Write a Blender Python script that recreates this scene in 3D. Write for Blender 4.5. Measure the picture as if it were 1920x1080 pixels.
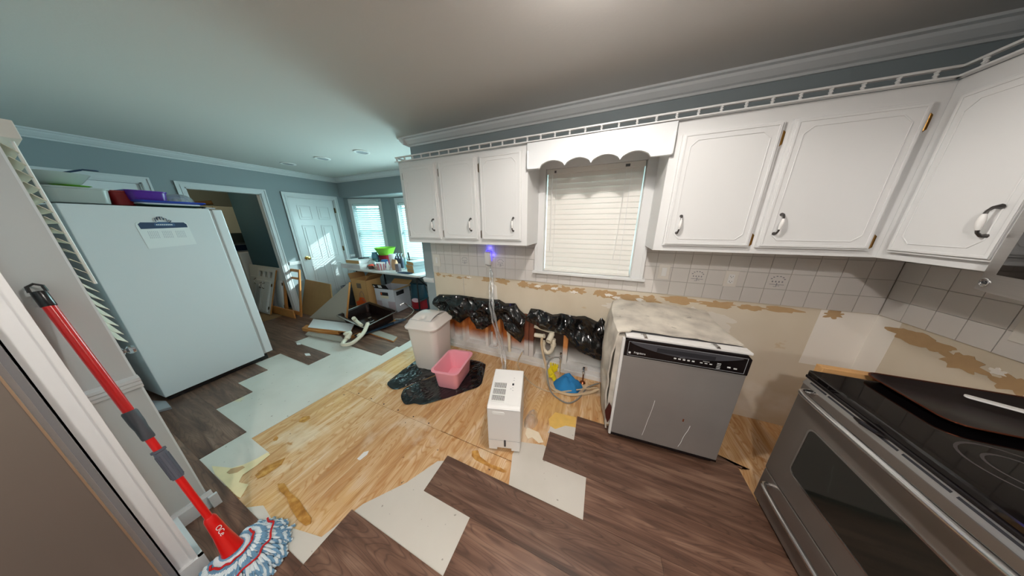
import bpy, math, random
from mathutils import Vector, Matrix, noise
R = math.radians
for o in list(bpy.data.objects): bpy.data.objects.remove(o)
scn = bpy.context.scene
COL = scn.collection
rnd = random.Random(7)

# ------------------------------------------------------------------ camera
cd = bpy.data.cameras.new('camera'); cam = bpy.data.objects.new('camera', cd); COL.objects.link(cam)
cd.sensor_width = 36.0; cd.sensor_fit = 'HORIZONTAL'; cd.lens = 405.337 / 1920 * 36.0
cd.clip_start = 0.02; cd.clip_end = 200
yaw, pit, rol = -0.393898, 0.289153, 0.006539
fw = Vector((math.sin(yaw) * math.cos(pit), math.cos(yaw) * math.cos(pit), -math.sin(pit)))
rt = Vector((math.cos(yaw), -math.sin(yaw), 0)); dn = fw.cross(rt)
cx_ = math.cos(rol) * rt + math.sin(rol) * dn; dy_ = -math.sin(rol) * rt + math.cos(rol) * dn
m = Matrix((cx_, -dy_, -fw)).transposed().to_4x4(); m.translation = (0, 0, 1.5)
cam.matrix_world = m
scn.camera = cam

# ------------------------------------------------------------------ light
w = bpy.data.worlds.new('world'); scn.world = w; w.use_nodes = True
w.node_tree.nodes['Background'].inputs[0].default_value = (0.66, 0.97, 1.0, 1)
w.node_tree.nodes['Background'].inputs[1].default_value = 5.0
def lamp(name, kind, loc, energy, color, size=0.1, rot=None):
    d = bpy.data.lights.new(name, kind); d.energy = energy; d.color = color
    if kind == 'AREA': d.shape = 'DISK'; d.size = size
    elif kind == 'SUN': d.angle = R(0.6)
    else: d.shadow_soft_size = size
    o = bpy.data.objects.new(name, d); COL.objects.link(o); o.location = loc
    if rot is not None: o.rotation_euler = rot
    return o
WARM = (1.0, 0.95, 0.89)
def spot(name, loc, energy, cone, blend, size=0.05):
    o = lamp(name, 'SPOT', loc, energy, WARM, size); o.data.spot_size = R(cone); o.data.spot_blend = blend; return o
spot('light_over_sink', (-0.07, 0.84, 2.315), 38, 166, 0.35, 0.04)
spot('light_mid_kitchen', (0.0, -0.74, 2.315), 84, 172, 0.3, 0.05)
spot('fill_rear_room', (-2.6, -1.4, 2.31), 95, 170, 0.4)  # unseen fill lamp, added to brighten the left side of the view
spot('fill_rear_kitchen', (0.2, -2.2, 2.31), 50, 170, 0.4)  # another unseen fill lamp, added behind the camera
lamp('added_glow_over_sink', 'POINT', (-0.07, 0.84, 2.23), 6, WARM, 0.05)  # extra lamp added under the ceiling light to brighten the ceiling around it
lamp('added_glow_mid_kitchen', 'POINT', (0.0, -0.74, 2.2), 7, WARM, 0.05)  # extra lamp added to lift the ceiling brightness towards the left
lamp('added_bay_fill', 'AREA', (-2.47, 3.62, 1.42), 46, (0.70, 0.96, 1.0), 0.9, rot=(R(-82), 0, R(-30)))  # unseen area lamp added outside the bay to brighten the dining side
sd = Vector((-1.50, -0.98, -0.62)).to_track_quat('-Z', 'Y').to_euler()
lamp('sun', 'SUN', (0, 8, 6), 3.5, (0.86, 1.0, 1.0), rot=sd)
scn.view_settings.view_transform = 'Standard'; scn.view_settings.look = 'None'
scn.view_settings.exposure = 0.48; scn.view_settings.gamma = 1.0
scn.view_settings.use_curve_mapping = False

# ------------------------------------------------------------------ materials
def srgb(r, g, b):
    f = lambda c: (c / 255 / 12.92) if c / 255 <= 0.04045 else ((c / 255 + 0.055) / 1.055) ** 2.4
    return (f(r), f(g), f(b), 1)
MATS = {}
def mat(name, col, rough=0.5, metal=0.0, var=0.0, vscale=6.0, bump=0.0, bscale=40.0, emit=0.0, trans=0.0, coat=0.0, alpha=1.0, stretch=None):
    if name in MATS: return MATS[name]
    M = bpy.data.materials.new(name); M.use_nodes = True; nt = M.node_tree; N = nt.nodes; L = nt.links
    p = N['Principled BSDF']; c = srgb(*col)
    p.inputs['Base Color'].default_value = c; p.inputs['Roughness'].default_value = rough; p.inputs['Metallic'].default_value = metal
    if trans: p.inputs['Transmission Weight'].default_value = trans
    if coat: p.inputs['Coat Weight'].default_value = coat
    if alpha < 1: p.inputs['Alpha'].default_value = alpha
    if emit: p.inputs['Emission Color'].default_value = c; p.inputs['Emission Strength'].default_value = emit
    if var or bump:
        tc = N.new('ShaderNodeTexCoord'); mp = N.new('ShaderNodeMapping'); L.new(tc.outputs['Object'], mp.inputs[0])
        if stretch: mp.inputs['Scale'].default_value = stretch
        if var:
            n = N.new('ShaderNodeTexNoise'); n.inputs['Scale'].default_value = vscale; n.inputs['Detail'].default_value = 5
            L.new(mp.outputs[0], n.inputs['Vector'])
            mx = N.new('ShaderNodeMix'); mx.data_type = 'RGBA'
            mx.inputs[6].default_value = tuple(max(0, x * (1 - var)) for x in c[:3]) + (1,)
            mx.inputs[7].default_value = tuple(min(1, x * (1 + var)) for x in c[:3]) + (1,)
            L.new(n.outputs['Fac'], mx.inputs[0]); L.new(mx.outputs[2], p.inputs['Base Color'])
        if bump:
            n2 = N.new('ShaderNodeTexNoise'); n2.inputs['Scale'].default_value = bscale; n2.inputs['Detail'].default_value = 3
            L.new(mp.outputs[0], n2.inputs['Vector'])
            b = N.new('ShaderNodeBump'); b.inputs['Strength'].default_value = bump; b.inputs['Distance'].default_value = 0.01
            L.new(n2.outputs['Fac'], b.inputs['Height']); L.new(b.outputs[0], p.inputs['Normal'])
    MATS[name] = M
    return M
def ramp_mat(name, stops, scale=4.0, stretch=(1, 1, 1), rough=0.6, detail=6, dist=0.0, wave=False, rand=True, bump=0.0, extra=None, rlen=1.0):
    """noise -> colour ramp, with a per-object random offset"""
    M = bpy.data.materials.new(name); M.use_nodes = True; nt = M.node_tree; N = nt.nodes; L = nt.links
    p = N['Principled BSDF']; p.inputs['Roughness'].default_value = rough
    tc = N.new('ShaderNodeTexCoord'); src = tc.outputs['Object']
    if rand:
        oi = N.new('ShaderNodeObjectInfo'); ml = N.new('ShaderNodeMath'); ml.operation = 'MULTIPLY'; ml.inputs[1].default_value = 37.0
        L.new(oi.outputs['Random'], ml.inputs[0]); ad = N.new('ShaderNodeVectorMath'); L.new(src, ad.inputs[0]); L.new(ml.outputs[0], ad.inputs[1]); src = ad.outputs[0]
    mp = N.new('ShaderNodeMapping'); mp.inputs['Scale'].default_value = stretch; L.new(src, mp.inputs[0])
    if wave:
        t = N.new('ShaderNodeTexWave'); t.inputs['Scale'].default_value = scale; t.inputs['Distortion'].default_value = dist; t.inputs['Detail'].default_value = detail
        t.inputs['Detail Scale'].default_value = 1.2; t.bands_direction = 'Y'
    else:
        t = N.new('ShaderNodeTexNoise'); t.inputs['Scale'].default_value = scale; t.inputs['Detail'].default_value = detail; t.inputs['Distortion'].default_value = dist
    L.new(mp.outputs[0], t.inputs['Vector'])
    cr = N.new('ShaderNodeValToRGB'); e = cr.color_ramp.elements
    while len(e) < len(stops): e.new(0.5)
    for i, (ps, c) in enumerate(stops): e[i].position = ps; e[i].color = srgb(*c)
    L.new(t.outputs['Fac'], cr.inputs[0]); L.new(cr.outputs[0], p.inputs['Base Color'])
    if bump:
        b = N.new('ShaderNodeBump'); b.inputs['Strength'].default_value = bump; b.inputs['Distance'].default_value = 0.004
        L.new(t.outputs['Fac'], b.inputs['Height']); L.new(b.outputs[0], p.inputs['Normal'])
    MATS[name] = M
    return M, nt, cr, p, tc
def overlay(nt, p, col, fac_socket):
    """mix a colour over the present base colour"""
    N = nt.nodes; L = nt.links; src = p.inputs['Base Color'].links[0].from_socket
    mx = N.new('ShaderNodeMix'); mx.data_type = 'RGBA'; L.new(src, mx.inputs[6]); mx.inputs[7].default_value = srgb(*col)
    L.new(fac_socket, mx.inputs[0]); L.new(mx.outputs[2], p.inputs['Base Color'])
def blot(nt, tc, scale, lo, hi, off=(0, 0, 0), stretch=(1, 1, 1), detail=5):
    N = nt.nodes; L = nt.links
    mp = N.new('ShaderNodeMapping'); mp.inputs['Location'].default_value = off; mp.inputs['Scale'].default_value = stretch; L.new(tc.outputs['Object'], mp.inputs[0])
    n = N.new('ShaderNodeTexNoise'); n.inputs['Scale'].default_value = scale; n.inputs['Detail'].default_value = detail; L.new(mp.outputs[0], n.inputs['Vector'])
    r = N.new('ShaderNodeMapRange'); r.inputs[1].default_value = lo; r.inputs[2].default_value = hi; L.new(n.outputs['Fac'], r.inputs[0])
    return r.outputs[0]
def zmask(nt, tc, z0, z1, axis=2):
    """1 below z0 fading to 0 at z1"""
    N = nt.nodes; L = nt.links; s = N.new('ShaderNodeSeparateXYZ'); L.new(tc.outputs['Object'], s.inputs[0])
    r = N.new('ShaderNodeMapRange'); r.inputs[1].default_value = z0; r.inputs[2].default_value = z1; r.inputs[3].default_value = 1; r.inputs[4].default_value = 0
    L.new(s.outputs[axis], r.inputs[0]); return r.outputs[0]
def mul(nt, a, b):
    m_ = nt.nodes.new('ShaderNodeMath'); m_.operation = 'MULTIPLY'; nt.links.new(a, m_.inputs[0])
    if isinstance(b, (int, float)): m_.inputs[1].default_value = b
    else: nt.links.new(b, m_.inputs[1])
    return m_.outputs[0]

WHITE = mat('painted_white', (222, 222, 222), 0.38, var=0.02, vscale=3)
WHITE_B = mat('painted_white_gloss', (226, 228, 230), 0.25)
TRIM = mat('trim_white', (214, 216, 218), 0.4)
PAINT = mat('wall_paint_blue_grey', (146, 156, 160), 0.6, bump=0.03, bscale=120)
PAINT_D = mat('wall_teal_shaded', (62, 96, 110), 0.7)  # wall colour darkened to carry the shade of the dim laundry room
CEIL = mat('ceiling_paint', (208, 204, 200), 0.75, bump=0.04, bscale=90)
STUB = mat('stub_wall_paint', (196, 198, 198), 0.55)
TILE = mat('tile_white', (214, 209, 205), 0.22, var=0.02, vscale=3)
GROUT = mat('grout', (176, 170, 164), 0.9)
FRIDGE = mat('fridge_white', (214, 214, 216), 0.35, bump=0.03, bscale=200)
GASKET = mat('gasket', (176, 170, 168), 0.7)
STEEL = mat('stainless', (176, 173, 170), 0.34, 0.85, var=0.12, vscale=3, stretch=(1, 1, 60))
STEEL_DW = mat('stainless_brushed_dishwasher', (168, 165, 162), 0.42, 0.55, var=0.10, vscale=5, bump=0.02, bscale=30)
STEEL_B = mat('bright_steel', (206, 206, 206), 0.22, 1.0)
STEEL_D = mat('dark_stainless', (142, 134, 128), 0.36, 0.65, var=0.1, vscale=2)
CHROME = mat('chrome', (190, 190, 195), 0.12, 1.0)
GUN = mat('gunmetal', (98, 95, 94), 0.28, 0.95)
BRASS = mat('brass', (150, 110, 52), 0.28, 1.0)
BRASS_D = mat('dark_brass', (92, 72, 44), 0.35, 0.9)
BLACK = mat('black_plastic', (18, 14, 16), 0.25)
BLACKG = mat('black_glass', (10, 8, 9), 0.06, coat=0.5)
BLACKM = mat('black_rubber', (16, 16, 18), 0.6)
DGREY = mat('dark_grey_plastic', (66, 66, 72), 0.55)
WPLAST = mat('white_plastic', (232, 230, 228), 0.35)
CREAM = mat('cream_plastic', (222, 216, 208), 0.4)
CANP = mat('trash_can_plastic', (224, 216, 210), 0.4)
PINK = mat('pink_plastic', (246, 168, 182), 0.35)
FILM = mat('black_polythene', (12, 12, 14), 0.2, coat=0.3)
FILM_S = mat('glossy_black_bag_film', (14, 16, 20), 0.14, coat=0.5)
RED = mat('red_plastic', (206, 14, 12), 0.28)
REDC = mat('red_cloth', (190, 20, 24), 0.8)
BLUEC = mat('blue_cloth', (38, 126, 186), 0.85, var=0.2, vscale=10, bump=0.3, bscale=60)
YEL = mat('yellow_rubber', (238, 214, 30), 0.5)
WOOD = mat('pine_wood', (206, 158, 104), 0.6, var=0.2, vscale=10, stretch=(1, 8, 8))
WOODO = mat('orange_wood', (196, 132, 70), 0.55, var=0.25, vscale=8, stretch=(1, 6, 6))
MDF = mat('brown_fibreboard', (150, 114, 70), 0.8, var=0.12, vscale=14)
LAM = mat('laminate_beige_grey', (158, 148, 136), 0.5, var=0.14, vscale=120)
CARD = mat('cardboard', (196, 152, 98), 0.85, var=0.06, vscale=6)
CARD_D = mat('cardboard_inside', (150, 108, 66), 0.9)
PAPER = mat('paper_white', (226, 226, 226), 0.8)
DBLUE = mat('navy', (40, 62, 92), 0.5)
PVC = mat('pvc_pipe', (226, 216, 196), 0.35)
HOSE_G = mat('grey_hose', (132, 128, 122), 0.4)
HOSE_B = mat('beige_hose', (196, 172, 140), 0.5)
COPPER = mat('copper', (170, 104, 72), 0.3, 1.0)
CLEAR = mat('clear_plastic', (238, 240, 242), 0.12, trans=0.75, alpha=0.55)
FROST = mat('frosted_plastic', (200, 204, 200), 0.35, trans=0.35, alpha=0.85)
GLOW = mat('night_light_blue', (40, 30, 255), 0.4, emit=3)
LAMPG = mat('lamp_glass', (255, 244, 228), 0.4, emit=6)
GLASS = bpy.data.materials.new('window_glass'); GLASS.use_nodes = True; _n = GLASS.node_tree; _n.nodes.remove(_n.nodes['Principled BSDF'])
_t = _n.nodes.new('ShaderNodeBsdfTransparent'); _g = _n.nodes.new('ShaderNodeBsdfGlossy'); _g.inputs['Roughness'].default_value = 0.02; _x = _n.nodes.new('ShaderNodeMixShader'); _x.inputs[0].default_value = 0.06
_t.inputs[0].default_value = (0.93, 0.98, 0.97, 1)
_n.links.new(_t.outputs[0], _x.inputs[1]); _n.links.new(_g.outputs[0], _x.inputs[2]); _n.links.new(_x.outputs[0], _n.nodes['Material Output'].inputs[0])
SLAT = mat('blind_slat', (226, 222, 216), 0.45)
SLATD = mat('blind_slat_translucent', (232, 246, 246), 0.5)
CREAMCAB = mat('cream_cabinet', (206, 200, 178), 0.45)
BIN_G = mat('slate_plastic', (46, 60, 70), 0.5)
GRN = mat('lime_plastic', (132, 206, 60), 0.4)
PURP = mat('purple_plastic', (82, 24, 140), 0.35)
BLUEP = mat('blue_plastic', (26, 60, 170), 0.35)
TEALB = mat('teal_film', (20, 62, 78), 0.4)
ORAN = mat('orange_print', (226, 92, 26), 0.7)
GREYP = mat('grey_plastic', (160, 160, 165), 0.5)
INK = mat('ink', (34, 34, 40), 0.8)
INKG = mat('ink_faded', (150, 148, 160), 0.8)
INKP = mat('motif_blue_grey', (134, 132, 138), 0.6)
RUST = mat('rust', (120, 56, 20), 0.8)
CONC = mat('exterior_ground', (120, 140, 110), 0.9)

# floor planks
def plank_mat(name, shift):
    M, nt, cr, p, tc = ramp_mat(name, [(0.25, (78, 55, 46)), (0.42, (104, 75, 61)), (0.55, (124, 92, 76)), (0.72, (150, 118, 100))], scale=2.2, stretch=(0.9, 9, 1), rough=0.34, detail=8, dist=1.2, bump=0.05)
    N = nt.nodes; L = nt.links
    # cathedral grain
    oi = N.new('ShaderNodeObjectInfo'); ml = N.new('ShaderNodeMath'); ml.operation = 'MULTIPLY'; ml.inputs[1].default_value = 11.0; L.new(oi.outputs['Random'], ml.inputs[0])
    ad = N.new('ShaderNodeVectorMath'); L.new(tc.outputs['Object'], ad.inputs[0]); L.new(ml.outputs[0], ad.inputs[1])
    mp = N.new('ShaderNodeMapping'); mp.inputs['Scale'].default_value = (0.55, 5.5, 1); L.new(ad.outputs[0], mp.inputs[0])
    n = N.new('ShaderNodeTexNoise'); n.inputs['Scale'].default_value = 1.6; n.inputs['Detail'].default_value = 1.5; L.new(mp.outputs[0], n.inputs['Vector'])
    m2 = N.new('ShaderNodeMath'); m2.operation = 'MULTIPLY'; m2.inputs[1].default_value = 34.0; L.new(n.outputs['Fac'], m2.inputs[0])
    fr = N.new('ShaderNodeMath'); fr.operation = 'PINGPONG'; fr.inputs[1].default_value = 0.5; L.new(m2.outputs[0], fr.inputs[0])
    mr = N.new('ShaderNodeMapRange'); mr.inputs[1].default_value = 0.0; mr.inputs[2].default_value = 0.16; mr.inputs[3].default_value = 0.5; mr.inputs[4].default_value = 0; L.new(fr.outputs[0], mr.inputs[0])
    overlay(nt, p, (62, 44, 38), mr.outputs[0])
    hv = N.new('ShaderNodeHueSaturation'); mr2 = N.new('ShaderNodeMapRange'); mr2.inputs[3].default_value = 0.78; mr2.inputs[4].default_value = 1.12; L.new(oi.outputs['Random'], mr2.inputs[0])
    L.new(mr2.outputs[0], hv.inputs['Value']); src = p.inputs['Base Color'].links[0].from_socket; L.new(src, hv.inputs['Color']); L.new(hv.outputs[0], p.inputs['Base Color'])
    return M
PLANK = plank_mat('vinyl_plank_brown', 0)
# plywood
PLY, nt, cr, p, tc = ramp_mat('plywood', [(0.25, (170, 120, 74)), (0.42, (200, 156, 108)), (0.56, (214, 178, 134)), (0.75, (226, 204, 176))], scale=1.3, stretch=(10, 1.1, 1), rough=0.6, detail=6, dist=1.6)
N = nt.nodes; L = nt.links
mp = N.new('ShaderNodeMapping'); mp.inputs['Scale'].default_value = (4.2, 0.7, 1); mp.inputs['Rotation'].default_value = (0, 0, 0.1); L.new(tc.outputs['Object'], mp.inputs[0])
n = N.new('ShaderNodeTexNoise'); n.inputs['Scale'].default_value = 1.5; n.inputs['Detail'].default_value = 2; L.new(mp.outputs[0], n.inputs['Vector'])
m2 = N.new('ShaderNodeMath'); m2.operation = 'MULTIPLY'; m2.inputs[1].default_value = 30.0; L.new(n.outputs['Fac'], m2.inputs[0])
fr = N.new('ShaderNodeMath'); fr.operation = 'PINGPONG'; fr.inputs[1].default_value = 0.5; L.new(m2.outputs[0], fr.inputs[0])
mr = N.new('ShaderNodeMapRange'); mr.inputs[1].default_value = 0.0; mr.inputs[2].default_value = 0.22; mr.inputs[3].default_value = 0.65; mr.inputs[4].default_value = 0; L.new(fr.outputs[0], mr.inputs[0])
overlay(nt, p, (182, 122, 60), mr.outputs[0])
overlay(nt, p, (230, 188, 112), mul(nt, blot(nt, tc, 1.3, 0.56, 0.70, (3, 1, 0)), 0.45))
overlay(nt, p, (226, 208, 182), mul(nt, blot(nt, tc, 3.0, 0.56, 0.64, (9, 2, 0)), 0.6))
overlay(nt, p, (176, 116, 48), mul(nt, blot(nt, tc, 5.0, 0.68, 0.72, (1, 7, 0), (1, 1.8, 1)), 0.75))
overlay(nt, p, (70, 50, 36), mul(nt, blot(nt, tc, 26.0, 0.73, 0.76, (4, 4, 0), (1, 1, 1), 2), 0.8))
UND, nt, cr, p, tc = ramp_mat('underlayment', [(0.3, (196, 190, 180)), (0.5, (206, 200, 191)), (0.7, (212, 207, 198))], scale=2.0, rough=0.55, detail=4, rand=False)
overlay(nt, p, (120, 110, 100), mul(nt, blot(nt, tc, 40, 0.74, 0.77, detail=1), 0.6))
overlay(nt, p, (228, 204, 140), mul(nt, blot(nt, tc, 2.6, 0.66, 0.72, (5, 5, 0)), 0.6))
# drywall, kitchen part
DRY, nt, cr, p, tc = ramp_mat('bare_drywall', [(0.3, (204, 190, 168)), (0.5, (214, 202, 182)), (0.7, (220, 209, 192))], scale=1.6, rough=0.85, detail=5, rand=False, stretch=(1, 1, 0.7))
overlay(nt, p, (232, 226, 218), mul(nt, blot(nt, tc, 2.2, 0.58, 0.66, (2, 0, 5)), 0.6))
overlay(nt, p, (192, 158, 104), mul(nt, blot(nt, tc, 6.0, 0.66, 0.7, (2, 3, 1), (1, 1, 1.6)), 0.4))
OSB, nt, cr, p, tc = ramp_mat('orange_sheathing', [(0.3, (150, 76, 26)), (0.5, (190, 106, 40)), (0.7, (206, 130, 62))], scale=3.2, rough=0.7, detail=7, dist=2.5, rand=False)
overlay(nt, p, (232, 230, 228), mul(nt, zmask(nt, tc, 0.10, 0.24), blot(nt, tc, 3, 0.3, 0.5)))
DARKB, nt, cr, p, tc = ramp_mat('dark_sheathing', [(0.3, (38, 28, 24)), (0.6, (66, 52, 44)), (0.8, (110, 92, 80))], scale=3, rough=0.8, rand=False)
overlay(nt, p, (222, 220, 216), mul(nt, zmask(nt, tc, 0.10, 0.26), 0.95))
STUD, nt, cr, p, tc = ramp_mat('stud_wood', [(0.3, (170, 96, 44)), (0.6, (206, 134, 72)), (0.8, (214, 158, 104))], scale=3, rough=0.7, stretch=(4, 4, 0.6))
overlay(nt, p, (228, 226, 224), mul(nt, zmask(nt, tc, 0.20, 0.30), 0.95))
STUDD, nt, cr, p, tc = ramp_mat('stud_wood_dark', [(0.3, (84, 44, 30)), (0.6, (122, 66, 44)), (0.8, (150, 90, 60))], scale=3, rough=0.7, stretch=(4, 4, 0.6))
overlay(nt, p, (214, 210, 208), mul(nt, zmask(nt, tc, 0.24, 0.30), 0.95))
PLATE, nt, cr, p, tc = ramp_mat('whitewashed_plate', [(0.3, (204, 200, 196)), (0.6, (228, 226, 224)), (0.8, (236, 234, 232))], scale=4, rough=0.8, rand=False)
overlay(nt, p, (160, 120, 84), mul(nt, blot(nt, tc, 9, 0.62, 0.7), 0.6))
FELT, nt, cr, p, tc = ramp_mat('insulation_felt', [(0.3, (170, 162, 152)), (0.5, (202, 194, 182)), (0.7, (222, 214, 200))], scale=7, rough=0.95, rand=False, bump=0.5)
overlay(nt, p, (92, 86, 80), mul(nt, blot(nt, tc, 16, 0.66, 0.72, (0, 0, 0), (1, 1, 0.6)), 0.5))
TORN = mat('torn_drywall_paper', (186, 154, 114), 0.9, var=0.1, vscale=30)
TORNW = mat('exposed_gypsum', (236, 230, 222), 0.9)
YARN, nt, cr, p, tc = ramp_mat('mop_yarn', [(0.38, (92, 138, 170)), (0.5, (150, 190, 210)), (0.6, (226, 234, 238))], scale=60, rough=0.9, rand=False, detail=1)

# ------------------------------------------------------------------ mesh helpers
class MB:
    def __init__(s): s.v = []; s.f = []; s.m = []; s.cur = 0; s.T = None
    def add(s, vs, fs):
        b = len(s.v)
        for v in vs:
            v = Vector(v); s.v.append(tuple(s.T @ v) if s.T else tuple(v))
        for f in fs: s.f.append(tuple(i + b for i in f)); s.m.append(s.cur)
        return s
    def box(s, x0, x1, y0, y1, z0, z1):
        x0, x1 = min(x0, x1), max(x0, x1); y0, y1 = min(y0, y1), max(y0, y1); z0, z1 = min(z0, z1), max(z0, z1)
        return s.add([(x0, y0, z0), (x1, y0, z0), (x1, y1, z0), (x0, y1, z0), (x0, y0, z1), (x1, y0, z1), (x1, y1, z1), (x0, y1, z1)],
                     [(0, 3, 2, 1), (4, 5, 6, 7), (0, 1, 5, 4), (1, 2, 6, 5), (2, 3, 7, 6), (3, 0, 4, 7)])
    def prism(s, poly, a, b, ax='z'):
        """extrude a 2-D polygon; ax z:(x,y) y:(x,z) x:(y,z)"""
        ar = sum(poly[i][0] * poly[(i + 1) % len(poly)][1] - poly[(i + 1) % len(poly)][0] * poly[i][1] for i in range(len(poly)))
        if ar < 0: poly = poly[::-1]
        if a > b: a, b = b, a
        P = {'z': lambda p, t: (p[0], p[1], t), 'y': lambda p, t: (p[0], t, p[1]), 'x': lambda p, t: (t, p[0], p[1])}[ax]
        n = len(poly); vs = [P(q, a) for q in poly] + [P(q, b) for q in poly]
        fs = [tuple(range(n))[::-1], tuple(range(n, 2 * n))] + [(i, (i + 1) % n, n + (i + 1) % n, n + i) for i in range(n)]
        if ax == 'y': fs = [f[::-1] for f in fs]
        return s.add(vs, fs)
    def ring(s, po, pi, a, b, ax='z'):
        P = {'z': lambda p, t: (p[0], p[1], t), 'y': lambda p, t: (p[0], t, p[1]), 'x': lambda p, t: (t, p[0], p[1])}[ax]
        n = len(po); vs = [P(q, a) for q in po] + [P(q, b) for q in po] + [P(q, a) for q in pi] + [P(q, b) for q in pi]; fs = []
        for i in range(n):
            j = (i + 1) % n
            fs += [(i, j, n + j, n + i), (2 * n + j, 2 * n + i, 3 * n + i, 3 * n + j), (n + i, n + j, 3 * n + j, 3 * n + i), (j, i, 2 * n + i, 2 * n + j)]
        if ax == 'y': fs = [f[::-1] for f in fs]
        return s.add(vs, fs)
    def tube(s, pts, r, n=8, cap=True):
        pts = [Vector(p) for p in pts]; k = len(pts); rs = r if isinstance(r, (list, tuple)) else [r] * k
        t0 = (pts[1] - pts[0]).normalized(); up = Vector((0, 0, 1)) if abs(t0.z) < 0.9 else Vector((1, 0, 0)); u = t0.cross(up).normalized()
        vs = []; fs = []
        for i, p in enumerate(pts):
            t = (pts[min(i + 1, k - 1)] - pts[max(i - 1, 0)]).normalized(); u = (u - t * u.dot(t)).normalized(); v = t.cross(u)
            for j in range(n):
                a = 2 * math.pi * j / n; vs.append(p + (u * math.cos(a) + v * math.sin(a)) * rs[i])
        for i in range(k - 1):
            for j in range(n):
                j2 = (j + 1) % n; fs.append((i * n + j, i * n + j2, (i + 1) * n + j2, (i + 1) * n + j))
        if cap: fs += [tuple(range(n))[::-1], tuple(range((k - 1) * n, k * n))]
        return s.add(vs, fs)
    def lathe(s, prof, c=(0, 0, 0), n=20, axis=None):
        """prof: (r, h) list"""
        ax = Vector(axis or (0, 0, 1)).normalized(); q = ax.to_track_quat('Z', 'Y').to_matrix(); c = Vector(c); vs = []; fs = []
        for r, h in prof:
            for j in range(n):
                a = 2 * math.pi * j / n; vs.append(c + q @ Vector((r * math.cos(a), r * math.sin(a), h)))
        for i in range(len(prof) - 1):
            for j in range(n):
                j2 = (j + 1) % n; fs.append((i * n + j, i * n + j2, (i + 1) * n + j2, (i + 1) * n + j))
        fs += [tuple(range(n))[::-1], tuple(range((len(prof) - 1) * n, len(prof) * n))]
        return s.add(vs, fs)
    def loft(s, secs, n=5, caps=(True, True)):
        """secs: (cx, cy, w, d, r, z) rounded rectangles"""
        vs = []; fs = []; k = 4 * n
        for cx, cy, w_, d_, r, z in secs:
            r = min(r, w_ / 2 - 1e-4, d_ / 2 - 1e-4)
            for qd, (sx, sy) in enumerate(((1, 1), (-1, 1), (-1, -1), (1, -1))):
                for i in range(n):
                    a = math.pi / 2 * (qd + i / (n - 1)); vs.append((cx + sx * (w_ / 2 - r) + r * math.cos(a), cy + sy * (d_ / 2 - r) + r * math.sin(a), z))
        for i in range(len(secs) - 1):
            for j in range(k):
                j2 = (j + 1) % k; fs.append((i * k + j, i * k + j2, (i + 1) * k + j2, (i + 1) * k + j))
        if caps[0]: fs.append(tuple(range(k))[::-1])
        if caps[1]: fs.append(tuple(range((len(secs) - 1) * k, len(secs) * k)))
        return s.add(vs, fs)
    def grid(s, fn, nu, nv, thick=0.0):
        P = [[Vector(fn(i / nu, j / nv)) for j in range(nv + 1)] for i in range(nu + 1)]
        vs = [P[i][j] for i in range(nu + 1) for j in range(nv + 1)]; w_ = nv + 1
        fs = [(i * w_ + j, (i + 1) * w_ + j, (i + 1) * w_ + j + 1, i * w_ + j + 1) for i in range(nu) for j in range(nv)]
        if thick:
            b = len(vs); nn = []
            for i in range(nu + 1):
                for j in range(nv + 1):
                    du = P[min(i + 1, nu)][j] - P[max(i - 1, 0)][j]; dv = P[i][min(j + 1, nv)] - P[i][max(j - 1, 0)]
                    nn.append(du.cross(dv).normalized())
            vs = vs + [vs[i] - nn[i] * thick for i in range(b)]
            fs += [tuple(b + q for q in f[::-1]) for f in fs[:nu * nv]]
            rim = [(i, 0) for i in range(nu)] + [(nu, j) for j in range(nv)] + [(i, nv) for i in range(nu, 0, -1)] + [(0, j) for j in range(nv, 0, -1)]
            ids = [i * w_ + j for i, j in rim]
            for q in range(len(ids)):
                a, c = ids[q], ids[(q + 1) % len(ids)]; fs.append((c, a, b + a, b + c))
        return s.add(vs, fs)
    def sphere(s, c, rx, ry=None, rz=None, n=10, seg=14):
        ry = ry or rx; rz = rz or rx
        prof = [(max(1e-4, math.sin(math.pi * i / n)), -math.cos(math.pi * i / n)) for i in range(n + 1)]
        T0 = s.T; M_ = Matrix.Translation(Vector(c)) @ Matrix.Diagonal((rx, ry, rz, 1)); s.T = (T0 @ M_) if T0 else M_
        s.lathe(prof, n=seg); s.T = T0; return s

ORG = {}
def obj(name, mb, mats, parent=None, smooth=False, bev=0.0, W=True, kind=None, sub=0, label=None):
    """W: vertices are in world coordinates; they are shifted to the parent's origin"""
    me = bpy.data.meshes.new(name)
    vs = mb.v
    if W and parent is not None:
        o_ = ORG.get(parent.name, Vector((0, 0, 0))); vs = [tuple(Vector(v) - o_) for v in vs]
    me.from_pydata(vs, [], mb.f)
    for mt in (mats if isinstance(mats, (list, tuple)) else [mats]): me.materials.append(mt)
    me.polygons.foreach_set('material_index', mb.m)
    if smooth: me.polygons.foreach_set('use_smooth', [True] * len(me.polygons))
    me.update()
    o = bpy.data.objects.new(name, me); COL.objects.link(o)
    if parent is not None:
        o.parent = parent; ORG[o.name] = ORG.get(parent.name, Vector((0, 0, 0))) if W else Vector((0, 0, 0))
    if bev:
        b = o.modifiers.new('bevel', 'BEVEL'); b.width = bev; b.segments = 2; b.limit_method = 'ANGLE'; b.angle_limit = R(40)
    if sub: sm = o.modifiers.new('sub', 'SUBSURF'); sm.levels = sub; sm.render_levels = sub
    if smooth and not sub:
        try: me.set_sharp_from_angle(angle=R(38))
        except Exception: pass
    if kind: o['kind'] = kind
    if label: o['label'] = label
    return o
def tag(o, label, cat, group=None, kind=None):
    o['label'] = label; o['category'] = cat
    if group: o['group'] = group
    if kind: o['kind'] = kind
    return o
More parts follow.
